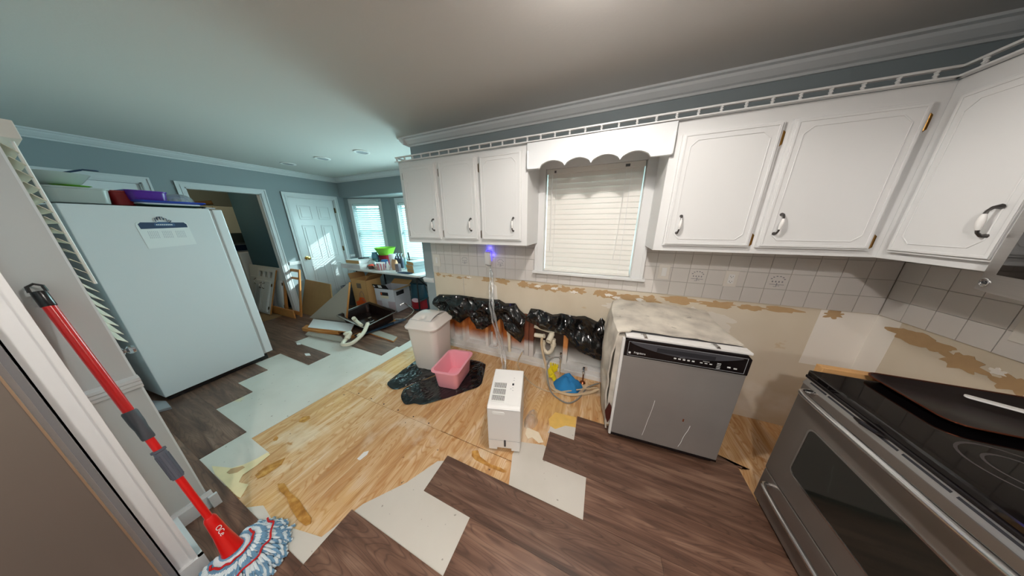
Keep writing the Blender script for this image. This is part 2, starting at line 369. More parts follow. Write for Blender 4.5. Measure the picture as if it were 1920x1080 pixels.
def thing(name, label, cat, loc=(0, 0, 0), rz=0.0, group=None, rot=None):
    o = bpy.data.objects.new(name, None); COL.objects.link(o); o.location = loc; o.rotation_euler = rot or (0, 0, rz); o.empty_display_size = 0.05
    ORG[o.name] = Vector(loc)
    return tag(o, label, cat, group)
def single(name, mb, mats, label, cat, loc=None, group=None, rz=0, rot=None, **k):
    """one-mesh thing; if loc is given the vertices are local to it"""
    o = obj(name, mb, mats, **k); tag(o, label, cat, group)
    if loc is not None: o.location = loc; o.rotation_euler = rot or (0, 0, rz)
    return o
def struct(name, mb, mats, **k):
    o = obj(name, mb, mats, **k); o['kind'] = 'structure'; ORG[o.name] = Vector((0, 0, 0)); return o
def copy_tree(o, parent=None):
    c = o.copy(); COL.objects.link(c); c.parent = parent
    for ch in list(o.children): copy_tree(ch, c)
    return c
def text(name, s, size, mt, parent, loc, rot, W=True, thick=0.0004, ax='CENTER'):
    cu = bpy.data.curves.new(name, 'FONT'); cu.body = s; cu.size = size; cu.extrude = thick; cu.align_x = ax; cu.align_y = 'CENTER'; cu.resolution_u = 3
    t = bpy.data.objects.new('tmp', cu); COL.objects.link(t); bpy.context.view_layer.update()
    me = bpy.data.meshes.new_from_object(t.evaluated_get(bpy.context.evaluated_depsgraph_get())); bpy.data.objects.remove(t)
    me.materials.clear(); me.materials.append(mt)
    o = bpy.data.objects.new(name, me); COL.objects.link(o); o.parent = parent
    o.location = Vector(loc) - (ORG.get(parent.name, Vector()) if W else Vector()); o.rotation_euler = rot
    return o
def rrect(x0, x1, y0, y1, r, n=5):
    P = []
    for qd, (cx, cy) in enumerate(((x1 - r, y1 - r), (x0 + r, y1 - r), (x0 + r, y0 + r), (x1 - r, y0 + r))):
        for i in range(n): a = math.pi / 2 * (qd + i / (n - 1)); P.append((cx + r * math.cos(a), cy + r * math.sin(a)))
    return P
def bez(pts, n=8):
    """Catmull-Rom through points"""
    P = [Vector(p) for p in pts]; P = [P[0] * 2 - P[1]] + P + [P[-1] * 2 - P[-2]]; out = []
    for i in range(1, len(P) - 2):
        for k in range(n):
            t = k / n; a, b, c, d = P[i - 1:i + 3]
            out.append(0.5 * ((2 * b) + (c - a) * t + (2 * a - 5 * b + 4 * c - d) * t * t + (3 * b - a - 3 * c + d) * t ** 3))
    out.append(P[-2]); return out
def nz(x, y, z, s=1.0): return noise.noise(Vector((x * s, y * s, z * s)))
def wall_holes(mb, a0, a1, z0, z1, d0, d1, holes, ax):
    """wall slab along an axis with rectangular holes (a0,a1,z0,z1)"""
    As = sorted({a0, a1} | {h[0] for h in holes} | {h[1] for h in holes}); Zs = sorted({z0, z1} | {h[2] for h in holes} | {h[3] for h in holes})
    for i in range(len(As) - 1):
        for j in range(len(Zs) - 1):
            ca, cz = (As[i] + As[i + 1]) / 2, (Zs[j] + Zs[j + 1]) / 2
            if any(h[0] < ca < h[1] and h[2] < cz < h[3] for h in holes): continue
            if ax == 'x': mb.box(As[i], As[i + 1], d0, d1, Zs[j], Zs[j + 1])
            else: mb.box(d0, d1, As[i], As[i + 1], Zs[j], Zs[j + 1])

CZ = 2.34   # ceiling
BW = 1.98   # face of the kitchen back wall
XL = -4.85  # left wall
XR = 1.60   # right wall
# ------------------------------------------------------------------ shell
fl = struct('floor', MB().box(-7.2, 1.75, -3.2, 3.45, -0.06, -0.012), mat('subfloor', (150, 120, 86), 0.9))
def sheet(x0, x1, y0, y1): obj('plywood_panel', MB().box(x0, x1, y0, y1, -0.012, 0.0), PLY, fl)
for x0, x1, y0, y1 in [(-2.72, -0.99, 0.955, 2.15), (-0.988, 1.70, 0.957, 2.15), (-2.72, -1.35, -1.2, 0.953), (-1.348, 0.2, -1.2, 0.953), (0.202, 1.70, -1.2, 0.953)]: sheet(x0, x1, y0, y1)
# underlayment: irregular sheets over the plywood
und1 = [(-4.95, -3.2), (1.70, -3.2), (1.70, 0.80), (0.06, 0.80), (0.06, 1.055), (-0.12, 1.10), (-0.24, 1.14), (-0.40, 1.10), (-0.42, 1.00), (-0.365, 0.80), (-0.80, 0.80), (-0.86, 0.77), (-0.95, 0.60), (-1.09, 0.43), (-1.15, 0.262), (-1.45, 0.20), (-1.60, 0.215), (-1.70, 0.16), (-1.86, 0.13), (-1.93, 0.16), (-1.975, 0.25), (-1.972, 0.376), (-2.238, 0.38), (-2.20, 0.85), (-2.13, 1.73), (-2.115, 2.0), (-2.115, 3.4), (-4.95, 3.4)]
obj('underlayment', MB().prism(und1, 0.0, 0.003), UND, fl)
obj('underlayment', MB().prism([(-0.235, 1.245), (-0.225, 1.33), (-0.10, 1.375), (-0.035, 1.36), (-0.03, 1.25), (-0.12, 1.24)], 0.0, 0.003), UND, fl)
# planks
Y0, PW, PL = 0.175, 0.2160, 1.22
rows = {k: (Y0 + PW * (k - 1), Y0 + PW * k) for k in range(-14, 15)}
gap = {1: (-2.342, -1.12), 2: (-2.892, -0.503), 3: (-3.20, -0.82), 4: (-3.49, 0.052), 5: (-2.892, -0.222), 6: (-3.67, -0.048), 7: (-2.30, 9), 8: (-2.265, 9), 9: (-2.265, 9)}
def plank(x0, x1, y0, y1, poly=None):
    if poly is None:
        mb = MB().box(x0 + 0.0006, x1 - 0.0006, y0 + 0.0006, y1 - 0.0006, 0.003, 0.008)
    else: mb = MB().prism(poly, 0.003, 0.008)
    return obj('plank', mb, PLANK, fl)
for k, (y0, y1) in rows.items():
    if y1 < -1.6 or y0 > 3.3: continue
    if k in gap:
        gl, gr = gap[k]
        x = gl
        while x > XL - 0.1:
            plank(max(x - PL, XL - 0.1), x, y0, y1); x -= PL
        x = gr; lim = 0.94 if k in (6, ) else XR
        while x < lim:
            plank(x, min(x + PL, lim), y0, min(y1, 9)); x += PL
    else:
        off = {0: -1.12}.get(k, rnd.uniform(0, PL)); x = XL - 0.1 - ((XL - 0.1 - off) % PL)
        hi = XR if k <= 0 else -2.06
        while x < hi:
            a, b = max(x, XL - 0.1), min(x + PL, hi)
            if b - a > 0.02: plank(a, b, y0, y1)
            x += PL
# ragged plank tongue beside the dishwasher
plank(0, 0, 0, 0, [(0.80, 1.475), (0.83, 1.52), (0.90, 1.50), (0.955, 1.46), (0.97, 1.475), (1.0, 1.475), (1.0, 1.4735), (0.80, 1.4735)])
single('paint_chip', MB().prism([(-3.61, 1.245), (-3.54, 1.225), (-3.50, 1.245), (-3.56, 1.265)], 0.0081, 0.0105), WPLAST, 'white chip on dark plank nearer the doorway', 'chip')
single('paint_chip', MB().prism([(-3.20, 1.145), (-3.13, 1.125), (-3.08, 1.15), (-3.15, 1.17)], 0.0081, 0.0105), WPLAST, 'white chip on dark plank near the edge of the bare grey underlay', 'chip')

GLUE, nt, cr, p, tc = ramp_mat('golden_glue', [(0.3, (150, 98, 34)), (0.5, (184, 130, 58)), (0.7, (214, 166, 92))], scale=26, rough=0.35, rand=False, bump=0.6)
def patch(name, pts, mt, z=0.0005, th=0.0008): return obj(name, MB().prism(pts, z, z + th), mt, fl)
patch('glue_patch', [(-1.666, .30), (-1.634, .318), (-1.537, .305), (-1.444, .305), (-1.352, .292), (-1.285, .286), (-1.26, .271), (-1.274, .256), (-1.343, .253), (-1.448, .267), (-1.529, .285), (-1.612, .286)], GLUE, 0.0032)
patch('glue_patch', [(-1.865, .271), (-1.874, .314), (-1.852, .362), (-1.825, .404), (-1.791, .367), (-1.796, .327), (-1.802, .288), (-1.819, .268)], GLUE)
patch('glue_patch', [(-2.091, .59), (-2.123, .628), (-2.076, .656), (-2.044, .645), (-2.044, .602)], GLUE)
patch('glue_patch', [(-2.08, .435), (-2.094, .46), (-2.063, .46), (-2.043, .444), (-2.057, .432)], GLUE)
patch('glue_patch', [(-.687, .915), (-.652, .935), (-.614, .903), (-.529, .886), (-.46, .893), (-.411, .887), (-.428, .873), (-.495, .868), (-.569, .87), (-.633, .872), (-.671, .885)], GLUE)
patch('adhesive_patch', [(-.256, 1.362), (-.22, 1.445), (-.055, 1.46), (-.05, 1.366), (-.123, 1.352), (-.189, 1.294), (-.236, 1.306)], mat('yellow_adhesive', (226, 184, 98), 0.5, var=0.15, vscale=20), 0.0032)
patch('compound_splash', [(-.393, 1.227), (-.299, 1.22), (-.245, 1.159), (-.276, 1.14), (-.333, 1.164), (-.357, 1.14), (-.387, 1.17)], mat('pale_splash', (228, 214, 190), 0.7, var=0.1, vscale=20), 0.0032)
patch('adhesive_patch', [(-2.20, .19), (-2.06, .235), (-2.018, .275), (-1.993, .325), (-1.985, .372), (-1.947, .373), (-1.931, .30), (-1.934, .243), (-1.896, .215), (-1.823, .232), (-1.769, .182), (-1.811, .178), (-2.10, .178)], mat('cream_adhesive', (230, 212, 168), 0.6, var=0.12, vscale=14), 0.0032)
patch('bare_wood_patch', [(-2.049, .21), (-2.056, .23), (-2.012, .267), (-1.985, .269), (-1.988, .235), (-2.019, .213)], TORN, 0.0041)
patch('compound_splash', [(-1.37, .579), (-1.372, .626), (-1.349, .646), (-1.334, .625), (-1.342, .58)], WPLAST)
for i_, x_ in enumerate((-2.55, -2.2, -1.95, -1.78, -1.62, -1.45, -1.28, -1.12)): patch('nail_head', [(x_ + .006 * math.cos(a_), .972 + .006 * math.sin(a_)) for a_ in [k_ * math.pi / 3 for k_ in range(6)]], INK)
# ceiling (with holes for nothing; recessed lights hang below)
ce = MB(); ce.box(-4.95, 1.75, -3.2, 3.0, CZ, CZ + 0.08)
struct('ceiling', ce, CEIL)
struct('ceiling_bay', MB().box(-4.95, -1.8, 3.0, 3.45, 2.012, 2.09), TRIM)
struct('ceiling_laundry', MB().box(-7.2, -4.95, 0.3, 2.7, CZ, CZ + 0.08), CEIL)
# kitchen back wall (drywall body, painted upper part as separate skins)
wb = MB()
wall_holes(wb, -1.96, 1.75, 0.0, CZ, BW, BW + 0.012, [(-0.50, 0.235, 1.073, 1.93), (-1.72, 0.175, 0.0, 0.60)], 'x')
wall_holes(wb, -1.96, 1.75, 0.0, CZ, BW + 0.012, BW + 0.10, [(-0.50, 0.235, 1.073, 1.93), (-1.72, 0.175, 0.0, 0.60)], 'x')
wb_o = struct('wall_back', wb, DRY)
sk = MB(); wall_holes(sk, -1.962, 1.60, 1.35, CZ, BW - 0.002, BW, [(-0.50, 0.235, 1.35, 1.93)], 'x'); sk.box(-1.962, -1.832, BW - 0.002, BW, 0.0, 1.35)
sk.box(-1.963, -1.96, BW - 0.002, BW + 0.10, 0, CZ)
obj('painted_band', sk, PAINT, wb_o)
struct('wall_bay_return', MB().box(-1.96, -1.86, BW + 0.101, 3.45, 0, CZ), PAINT)
# right wall
wr = struct('wall_right', MB().box(XR, XR + 0.1, -3.2, BW + 0.1, 0, CZ), DRY)
obj('painted_band', MB().box(XR - 0.002, XR, -3.2, BW - 0.003, 1.35, CZ), PAINT, wr)
# left wall with three openings
wl = MB(); wall_holes(wl, 0.0, 3.45, 0, CZ, XL - 0.1, XL, [(0.13, 0.865, 0, 1.965), (1.145, 1.812, 0, 1.957), (2.11, 2.80, 0, 1.955)], 'y')
wl_o = struct('wall_left', wl, PAINT)
struct('wall_rear', MB().box(-4.95, 1.75, -3.3, -3.2, 0, CZ), STUB)
struct('wall_far_left', MB().box(-4.95, -4.85, -3.2, 0.0, 0, CZ), PAINT)
# header beam over the bay, facets of the bay
struct('wall_header', MB().box(-4.85, -1.96, 2.92, 3.0, 2.012, CZ), PAINT)
# bay facet one: from (-4.85,2.985) at 22 degrees
A = R(21.8); FO = Vector((-4.85, 2.985, 0)); FL = 0.92
def facet(mb): mb.T = Matrix.Translation(FO) @ Matrix.Rotation(A, 4, 'Z'); return mb
f1 = facet(MB()); wall_holes(f1, 0.0, FL, 0, 2.012, 0.0, 0.1, [(0.155, 0.685, 0.83, 1.90)], 'x'); struct('wall_bay_angled', f1, PAINT)
Y2 = 3.325; X2 = -4.0
f2 = MB(); wall_holes(f2, X2, -1.9, 0, 2.012, Y2, Y2 + 0.1, [(-3.79, -3.02, 0.83, 1.90), (-2.84, -2.10, 0.83, 1.90)], 'x'); struct('wall_bay_straight', f2, PAINT)
# wall facing the bay room behind the mop (stub end seen) and its return panel
ws = struct('wall_stub', MB().box(-4.85, -1.86, 0.0, 0.105, 0, CZ), STUB)
wp = MB(); wp.box(-1.86, -1.53, -0.05, 0.0, 0, CZ); wp.box(-1.535, -1.522, -0.012, 0.0, 0, CZ)
struct('wall_fridge_panel', wp, WHITE_B)
struct('wall_fridge_alcove', MB().box(-2.35, -2.25, -3.2, 0.0, 0, CZ), STUB)
# laundry room
struct('wall_laundry_right', MB().box(-6.3, XL - 0.1, 1.93, 2.03, 0, CZ), PAINT_D)
struct('wall_laundry_nook', MB().box(-7.1, -6.2, 2.6, 2.7, 0, CZ), PAINT_D)
struct('wall_laundry_side', MB().box(-6.28, -6.2, 2.03, 2.6, 0, CZ), PAINT_D)
struct('wall_laundry_far', MB().box(-7.1, -7.0, 0.4, 2.6, 0, CZ), mat('laundry_paint', (150, 158, 150), 0.7))
struct('wall_laundry_left', MB().box(-7.1, XL - 0.1, 0.3, 0.4, 0, CZ), PAINT_D)
lamp('laundry_light', 'POINT', (-5.9, 1.0, 2.15), 5, (1.0, 0.9, 0.62), 0.06)

# crown mouldings
CP = [(0, 0), (0.012, 0), (0.016, 0.012), (0.03, 0.018), (0.055, 0.042), (0.062, 0.056), (0.08, 0.06), (0.08, 0.072), (0, 0.072)]
def crown(name, a, b, wall, ax, sign, over=0.0):
    mb = MB()
    if ax == 'x': mb.prism([(wall + sign * p_, CZ - 0.072 + q_) for p_, q_ in CP], a, b, 'x')
    else: mb.prism([(wall + sign * p_, CZ - 0.072 + q_) for p_, q_ in CP], a, b, 'y')
    return struct(name, mb, TRIM)
crown('trim_1', -1.97, 1.599, BW - 0.002, 'x', -1)
crown('trim_2', 0.106, 2.919, XL, 'y', 1)
crown('trim_3', -4.849, -1.965, 2.92, 'x', -1)
crown('trim_4', -3.19, 1.9, XR - 0.003, 'y', -1)
mb = MB(); mb.prism([(-1.963 - p_, CZ - 0.072 + q_) for p_, q_ in CP], 1.90, 2.85, 'y'); struct('trim_5', mb, TRIM)
# chair rails and baseboards
RP = [(0, 0), (0.012, 0), (0.014, 0.012), (0.022, 0.02), (0.022, 0.034), (0.03, 0.04), (0.03, 0.052), (0, 0.058)]
def rail(name, a, b, wall, ax, sign, z0=0.835, prof=RP):
    mb = MB().prism([(wall + sign * p_, z0 + q_) for p_, q_ in prof], a, b, ax); return struct(name, mb, TRIM)
rail('trim_6', 1.895, 2.045, XL, 'y', 1, 0.85)
rail('trim_7', -1.985, -1.845, BW - 0.002, 'x', -1, 0.82)
rail('trim_8', -0.002, 0.112, -1.86, 'y', 1, 0.808)
rail('trim_9', 2.87, 2.97, XL, 'y', 1, 0.85)
BP = [(0, 0), (0.014, 0), (0.014, 0.08), (0.009, 0.09), (0.006, 0.10), (0, 0.10)]
def base(name, a, b, wall, ax, sign): return rail(name, a, b, wall, ax, sign, 0.0081, BP)
base('baseboard_left', 1.895, 2.045, XL, 'y', 1)
base('baseboard_bay', X2, -1.97, Y2, 'x', -1)
base('baseboard_stub', -0.0, 0.125, -1.86, 'y', 1)
mb = MB(); mb.box(-1.86, -1.51, 0.0, 0.014, 0.0081, 0.09); mb.box(-1.53, -1.512, -0.05, 0.014, 0.0081, 0.09); mb.box(-1.845, -1.83, 0.105, 0.135, 0.0081, 0.085)
struct('baseboard_panel', mb, TRIM)
struct('baseboard_corner', MB().box(-1.98, -1.84, BW - 0.016, BW - 0.003, 0.0081, 0.10), TRIM)

# doors in the left wall ------------------------------------------------
def casing(name, y0, y1, z1, parent, w_=0.062):
    mb = MB(); x = XL
    for d0, d1, th in ((0.0, w_, 0.010), (0.006, w_ * 0.45, 0.015), (w_ * 0.75, w_, 0.018)):
        po = [(y0 - d1, 0.008), (y0 - d1, z1 + d1), (y1 + d1, z1 + d1), (y1 + d1, 0.008)]
        mb.box(x, x + th, y0 - d1, y0 - d0, 0.008, z1 + d1); mb.box(x, x + th, y1 + d0, y1 + d1, 0.008, z1 + d1); mb.box(x, x + th, y0 - d0, y1 + d0, z1 + d0, z1 + d1)
    # jambs
    mb.box(XL - 0.1, XL, y0, y0 + 0.012, 0.008, z1); mb.box(XL - 0.1, XL, y1 - 0.012, y1, 0.008, z1); mb.box(XL - 0.1, XL, y0, y1, z1 - 0.012, z1)
    return obj(name, mb, TRIM, parent)
def panel_door(name, y0, y1, z1, knob=None):
    d = struct(name, MB().box(XL - 0.05, XL - 0.018, y0 + 0.014, y1 - 0.014, 0.012, z1 - 0.014), WHITE_B)
    w_ = y1 - y0; cols = [(y0 + 0.105, y0 + w_ / 2 - 0.045), (y0 + w_ / 2 + 0.045, y1 - 0.105)]
    for (a, b) in cols:
        for (c, e) in ((z1 - 0.36, z1 - 0.13), (z1 - 1.06, z1 - 0.46), (0.22, z1 - 1.17)):
            pm = MB(); x = XL - 0.018
            pm.ring([(a, c), (b, c), (b, e), (a, e)], [(a + 0.014, c + 0.014), (b - 0.014, c + 0.014), (b - 0.014, e - 0.014), (a + 0.014, e - 0.014)], x, x + 0.007, 'x')
            pm.box(x, x + 0.006, a + 0.035, b - 0.035, c + 0.035, e - 0.035)
            obj('door_panel', pm, WHITE_B, d, bev=0.004)
    casing('casing', y0, y1, z1, d)
    if knob:
        obj('door_knob', MB().lathe([(0.001, 0), (0.03, 0), (0.03, 0.006), (0.011, 0.01), (0.011, 0.03), (0.026, 0.04), (0.031, 0.055), (0.026, 0.068), (0.001, 0.073)], (XL - 0.018, knob, 0.935), 18, (1, 0, 0)), mat('polished_brass', (226, 190, 110), 0.18, 1.0), d, smooth=True)
        for z in (0.25, 1.0, 1.72): obj('hinge', MB().box(XL - 0.02, XL + 0.008, y1 - 0.018, y1 - 0.004, z, z + 0.09), BRASS_D, d)
    return d
panel_door('door_1', 2.11, 2.80, 1.955, 2.165)
panel_door('door_2', 0.13, 0.865, 1.965)
d3 = struct('door_3', MB().box(XL - 0.1, XL - 0.088, 1.130, 1.145, 0.008, 1.957), TRIM)
casing('casing', 1.145, 1.812, 1.957, d3)

# bay windows -----------------------------------------------------------
def bay_window(name, T, a0, a1, blinds=True, cw=0.06, z0=0.83, z1=1.90):
    def B_(): q = MB(); q.T = T; return q
    fr = B_()
    fr.box(a0 - cw, a0, -0.018, 0, z0 - cw, z1 + cw + 0.03); fr.box(a1, a1 + cw, -0.018, 0, z0 - cw, z1 + cw + 0.03); fr.box(a0, a1, -0.018, 0, z1, z1 + cw + 0.03)
    fr.box(a0 - cw - 0.02, a1 + cw + 0.02, -0.045, 0.0, z0 - 0.03, z0)
    wdw = struct(name, fr, TRIM)
    s = B_(); s.box(a0, a0 + 0.03, 0.06, 0.09, z0, z1); s.box(a1 - 0.03, a1, 0.06, 0.09, z0, z1); s.box(a0, a1, 0.06, 0.09, z0, z0 + 0.03); s.box(a0, a1, 0.06, 0.09, z1 - 0.03, z1); s.box(a0, a1, 0.06, 0.09, (z0 + z1) / 2 - 0.015, (z0 + z1) / 2 + 0.015)
    obj('sash', s, TRIM, wdw)
    if not blinds:
        g = B_(); g.box(a0 + 0.03, a1 - 0.03, 0.072, 0.076, z0 + 0.03, z1 - 0.03); obj('pane', g, GLASS, wdw); return wdw
    bl = B_(); n_slat = int((z1 - z0 - 0.06) / 0.041)
    for i in range(n_slat):
        zc = z0 + 0.03 + 0.041 * i; t = R(-44); w2 = 0.024
        c, sn = math.cos(t) * w2, math.sin(t) * w2
        bl.add([(a0 + 0.012, 0.03 - c, zc + sn), (a1 - 0.012, 0.03 - c, zc + sn), (a1 - 0.012, 0.03 + c, zc - sn), (a0 + 0.012, 0.03 + c, zc - sn),
                (a0 + 0.012, 0.03 - c, zc + sn + 0.003), (a1 - 0.012, 0.03 - c, zc + sn + 0.003), (a1 - 0.012, 0.03 + c, zc - sn + 0.003), (a0 + 0.012, 0.03 + c, zc - sn + 0.003)],
               [(0, 3, 2, 1), (4, 5, 6, 7), (0, 1, 5, 4), (1, 2, 6, 5), (2, 3, 7, 6), (3, 0, 4, 7)])
    obj('blind_slats', bl, SLATD, wdw, kind='stuff')
    hr = B_(); hr.box(a0 + 0.01, a1 - 0.01, 0.005, 0.055, z1 - 0.045, z1 - 0.003); obj('headrail', hr, SLATD, wdw)
    cr_ = B_()
    for a in (a0 + 0.09, a1 - 0.09): cr_.tube([(a, 0.006, z1 - 0.04), (a, 0.006, z0 + 0.03)], 0.0015, 5)
    obj('ladder_cord', cr_, SLATD, wdw)
    g = B_(); g.box(a0 + 0.03, a1 - 0.03, 0.072, 0.076, z0 + 0.03, z1 - 0.03); obj('pane', g, GLASS, wdw)
    return wdw
bay_window('window_2', Matrix.Translation(FO) @ Matrix.Rotation(A, 4, 'Z'), 0.155, 0.685)
bay_window('window_3', Matrix.Translation((0, Y2, 0)), -3.79, -3.02)
bay_window('window_added', Matrix.Translation((0, Y2, 0)), -2.84, -2.10, blinds=False)  # unseen window, added without blinds to let more light in

# kitchen window --------------------------------------------------------
fr = MB(); cy0, cy1 = BW - 0.028, BW - 0.002
for (a, b) in ((-0.578, -0.50), (0.235, 0.320)): fr.box(a, b, cy0, cy1, 1.06, 2.02)
for (a, b) in ((-0.578, -0.555), (0.298, 0.320)): fr.box(a, b, cy0 - 0.008, cy1, 1.06, 2.02)
fr.box(-0.50, 0.235, cy0, cy1, 1.93, 2.02); fr.box(-0.50, 0.235, cy0 - 0.0, BW + 0.09, 1.055, 1.073)
fr.box(-0.592, 0.335, cy0 - 0.03, cy1, 1.052, 1.072)
fr.box(-0.50, -0.493, BW, BW + 0.1, 1.073, 1.93); fr.box(0.228, 0.235, BW, BW + 0.1, 1.073, 1.93)
w1 = struct('window_1', fr, WHITE, bev=0.002)
s = MB(); z0, z1, a0, a1 = 1.073, 1.93, -0.493, 0.228
s.box(a0, a0 + 0.035, BW + 0.07, BW + 0.1, z0, z1); s.box(a1 - 0.035, a1, BW + 0.07, BW + 0.1, z0, z1); s.box(a0, a1, BW + 0.07, BW + 0.1, z0, z0 + 0.04); s.box(a0, a1, BW + 0.07, BW + 0.1, z1 - 0.04, z1); s.box(a0, a1, BW + 0.07, BW + 0.1, 1.49, 1.52)
obj('sash', s, TRIM, w1)
obj('pane', MB().box(a0 + 0.03, a1 - 0.03, BW + 0.083, BW + 0.087, z0 + 0.03, z1 - 0.03), GLASS, w1)
slat = None
for i in range(20):
    zc = 1.107 + 0.0408 * i
    if slat is None:
        t = R(81); c, sn = math.cos(t) * 0.0245, math.sin(t) * 0.0245; yb = 0.0
        q = MB(); xa, xb = -0.487, 0.222
        q.add([(xa, yb - c, -sn), (xb, yb - c, -sn), (xb, yb + c, sn), (xa, yb + c, sn), (xa, yb - c, -sn + 0.003), (xb, yb - c, -sn + 0.003), (xb, yb + c, sn + 0.003), (xa, yb + c, sn + 0.003)],
              [(0, 3, 2, 1), (4, 5, 6, 7), (0, 1, 5, 4), (1, 2, 6, 5), (2, 3, 7, 6), (3, 0, 4, 7)])
        slat = obj('slat', q, SLAT, w1, W=False); slat.location = (0, BW + 0.012, zc)
    else:
        c2 = slat.copy(); COL.objects.link(c2); c2.location.z = zc
obj('headrail', MB().box(-0.49, 0.225, BW - 0.01, BW + 0.045, 1.893, 1.928), SLAT, w1)
obj('bottom_rail', MB().box(-0.487, 0.222, BW - 0.012, BW + 0.035, 1.076, 1.094), SLAT, w1)
q = MB()
for x in (-0.41, 0.14): q.tube([(x, BW - 0.014, 1.895), (x, BW - 0.014, 1.09)], 0.0012, 5)
obj('ladder_cord', q, PAPER, w1)
obj('tilt_wand', MB().tube([(-0.445, BW - 0.02, 1.89), (-0.44, BW - 0.02, 1.30), (-0.44, BW - 0.02, 1.27)], 0.004, 6), WPLAST, w1)
obj('lift_cord', MB().tube([(0.105, BW - 0.018, 1.89), (0.095, BW - 0.02, 1.4), (0.085, BW - 0.02, 1.20)], 0.002, 5), WPLAST, w1)
obj('headrail_clip', MB().box(0.095, 0.125, BW - 0.016, BW - 0.008, 1.898, 1.915).box(-0.43, -0.415, BW - 0.016, BW - 0.008, 1.898, 1.915), GUN, w1)

# tiles ----------------------------------------------------------------
TS = 0.108; TZ0 = 0.955
gb = MB(); wall_holes(gb, -1.832, XR - 0.004, TZ0 + 0.001, 1.385, BW - 0.004, BW - 0.0021, [(-0.578, 0.32, 1.052, 1.385)], 'x'); obj('grout', gb, GROUT, wb_o)
def tile(cx, cz, par, right=False, w_=TS, h_=TS):
    g = 0.0012
    mb = MB().box(cx - w_ / 2 + g, cx + w_ / 2 - g, BW - 0.0075, BW - 0.004, cz - h_ / 2 + g, cz + h_ / 2 - g) if not right else MB().box(XR - 0.0075, XR - 0.004, cx - w_ / 2 + g, cx + w_ / 2 - g, cz - h_ / 2 + g, cz + h_ / 2 - g)
    return obj('tile', mb, TILE, par, bev=0.001)
motif_px = [(-1.44, 1), (-1.002, 1), (0.645, 1), (1.18, 1)]
TILES = {}
proto = None
for i in range(32):
    x1 = XR - 0.008 - i * TS; x0 = x1 - TS
    if x1 < -1.80: break
    for j in range(4):
        z0 = TZ0 + j * TS; z1 = z0 + TS
        a, b = max(x0, -1.832), x1
        if z1 > 1.07 and b > -0.578 and a < 0.32:      # beside / below the window
            if z0 >= 1.05: 
                if a < -0.578 < b: b = -0.579
                elif a < 0.32 < b: a = 0.321
                else: continue
            else: z1 = 1.0515
        if b - a < 0.015: continue
        TILES[(i, j)] = tile((a + b) / 2, (z0 + z1) / 2, wb_o, w_=b - a, h_=z1 - z0)
grb = MB().box(XR - 0.004, XR - 0.0021, 0.30, BW - 0.008, TZ0 + 0.001, 1.385); obj('grout', grb, GROUT, wr)
for i in range(15):
    for j in range(4): tile(BW - 0.008 - TS / 2 - i * TS, TZ0 + TS / 2 + j * TS, wr, True)
def motif(xc, zc):
    key = None
    for (i, j), t in TILES.items():
        bx = [v.co for v in t.data.vertices]; xs = [v.x for v in bx]; zs = [v.z for v in bx]
        if min(xs) < xc < max(xs) and min(zs) < zc < max(zs): key = t; xc = (min(xs) + max(xs)) / 2; zc = (min(zs) + max(zs)) / 2; break
    if key is None: return
    m_ = MB(); y = BW - 0.0082
    for k in range(6):
        a = R(20 + 28 * k); px, pz = xc + 0.034 * math.cos(a), zc + 0.008 + 0.028 * math.sin(a)
        m_.box(px - 0.004, px + 0.004, y, y + 0.001, pz - 0.003, pz + 0.003)
    for k in range(4): m_.box(xc - 0.024 + k * 0.016 - 0.003, xc - 0.024 + k * 0.016 + 0.003, y, y + 0.001, zc - 0.006, zc + 0.004)
    m_.box(xc - 0.036, xc + 0.036, y, y + 0.001, zc - 0.022, zc - 0.019); m_.box(xc - 0.002, xc + 0.002, y, y + 0.001, zc - 0.036, zc - 0.01)
    m_.box(xc - 0.014, xc - 0.004, y, y + 0.001, zc - 0.036, zc - 0.033); m_.box(xc + 0.006, xc + 0.016, y, y + 0.001, zc - 0.03, zc - 0.027)
    obj('painted_motif', m_, INKP, key)
for x, z in ((-1.40, 1.115), (-0.93, 1.115), (0.645, 1.12), (1.15, 1.12)): motif(x, z)

# torn paper patches on the drywall
def blob(x, z, rx, rz, mt, wall='b', seed=0, name='torn_patch', th=0.0010):
    th += 0.00004 * (seed % 25)
    r2 = random.Random(seed); n_ = 30; ph = r2.uniform(0, 9); P = []
    for i in range(n_):
        a = 2 * math.pi * i / n_; k = 1 + 0.75 * noise.noise(Vector((math.cos(a) * 2.2 + ph, math.sin(a) * 2.2, ph))) + 0.05 * r2.uniform(-1, 1)
        P.append((x + rx * k * math.cos(a), min(z + rz * k * math.sin(a), 0.953 if wall in 'br' else 9)))
    if wall == 'b': mb = MB().prism(P, BW - th, BW, 'y'); par = wb_o
    else: mb = MB().prism(P, XR - th, XR, 'x'); par = wr
    obj(name, mb, mt, par)
k = 0
for x, rx, rz, dz in [(-1.77, .03, .02, 0), (-1.69, .02, .012, -.01), (-1.60, .05, .012, 0), (-1.47, .04, .014, -.01), (-1.36, .05, .014, 0), (-1.12, .06, .03, 0), (-0.93, .07, .035, 0), (-0.70, .05, .035, -.01), (-0.58, .08, .028, -.02), (-0.44, .09, .035, -.02), (-0.29, .05, .03, -.02), (-0.17, .06, .03, -.02), (0.02, .06, .035, -.02), (0.12, .09, .03, -.03), (0.26, .08, .03, -.03), (0.40, .08, .03, -.03), (0.60, .12, .028, -.01), (0.83, .10, .026, -.01), (1.02, .07, .02, -.01), (1.18, .09, .02, 0), (1.42, .04, .03, 0)]:
    blob(x, 0.925 + dz, rx, rz, TORN, 'b', k); k += 1
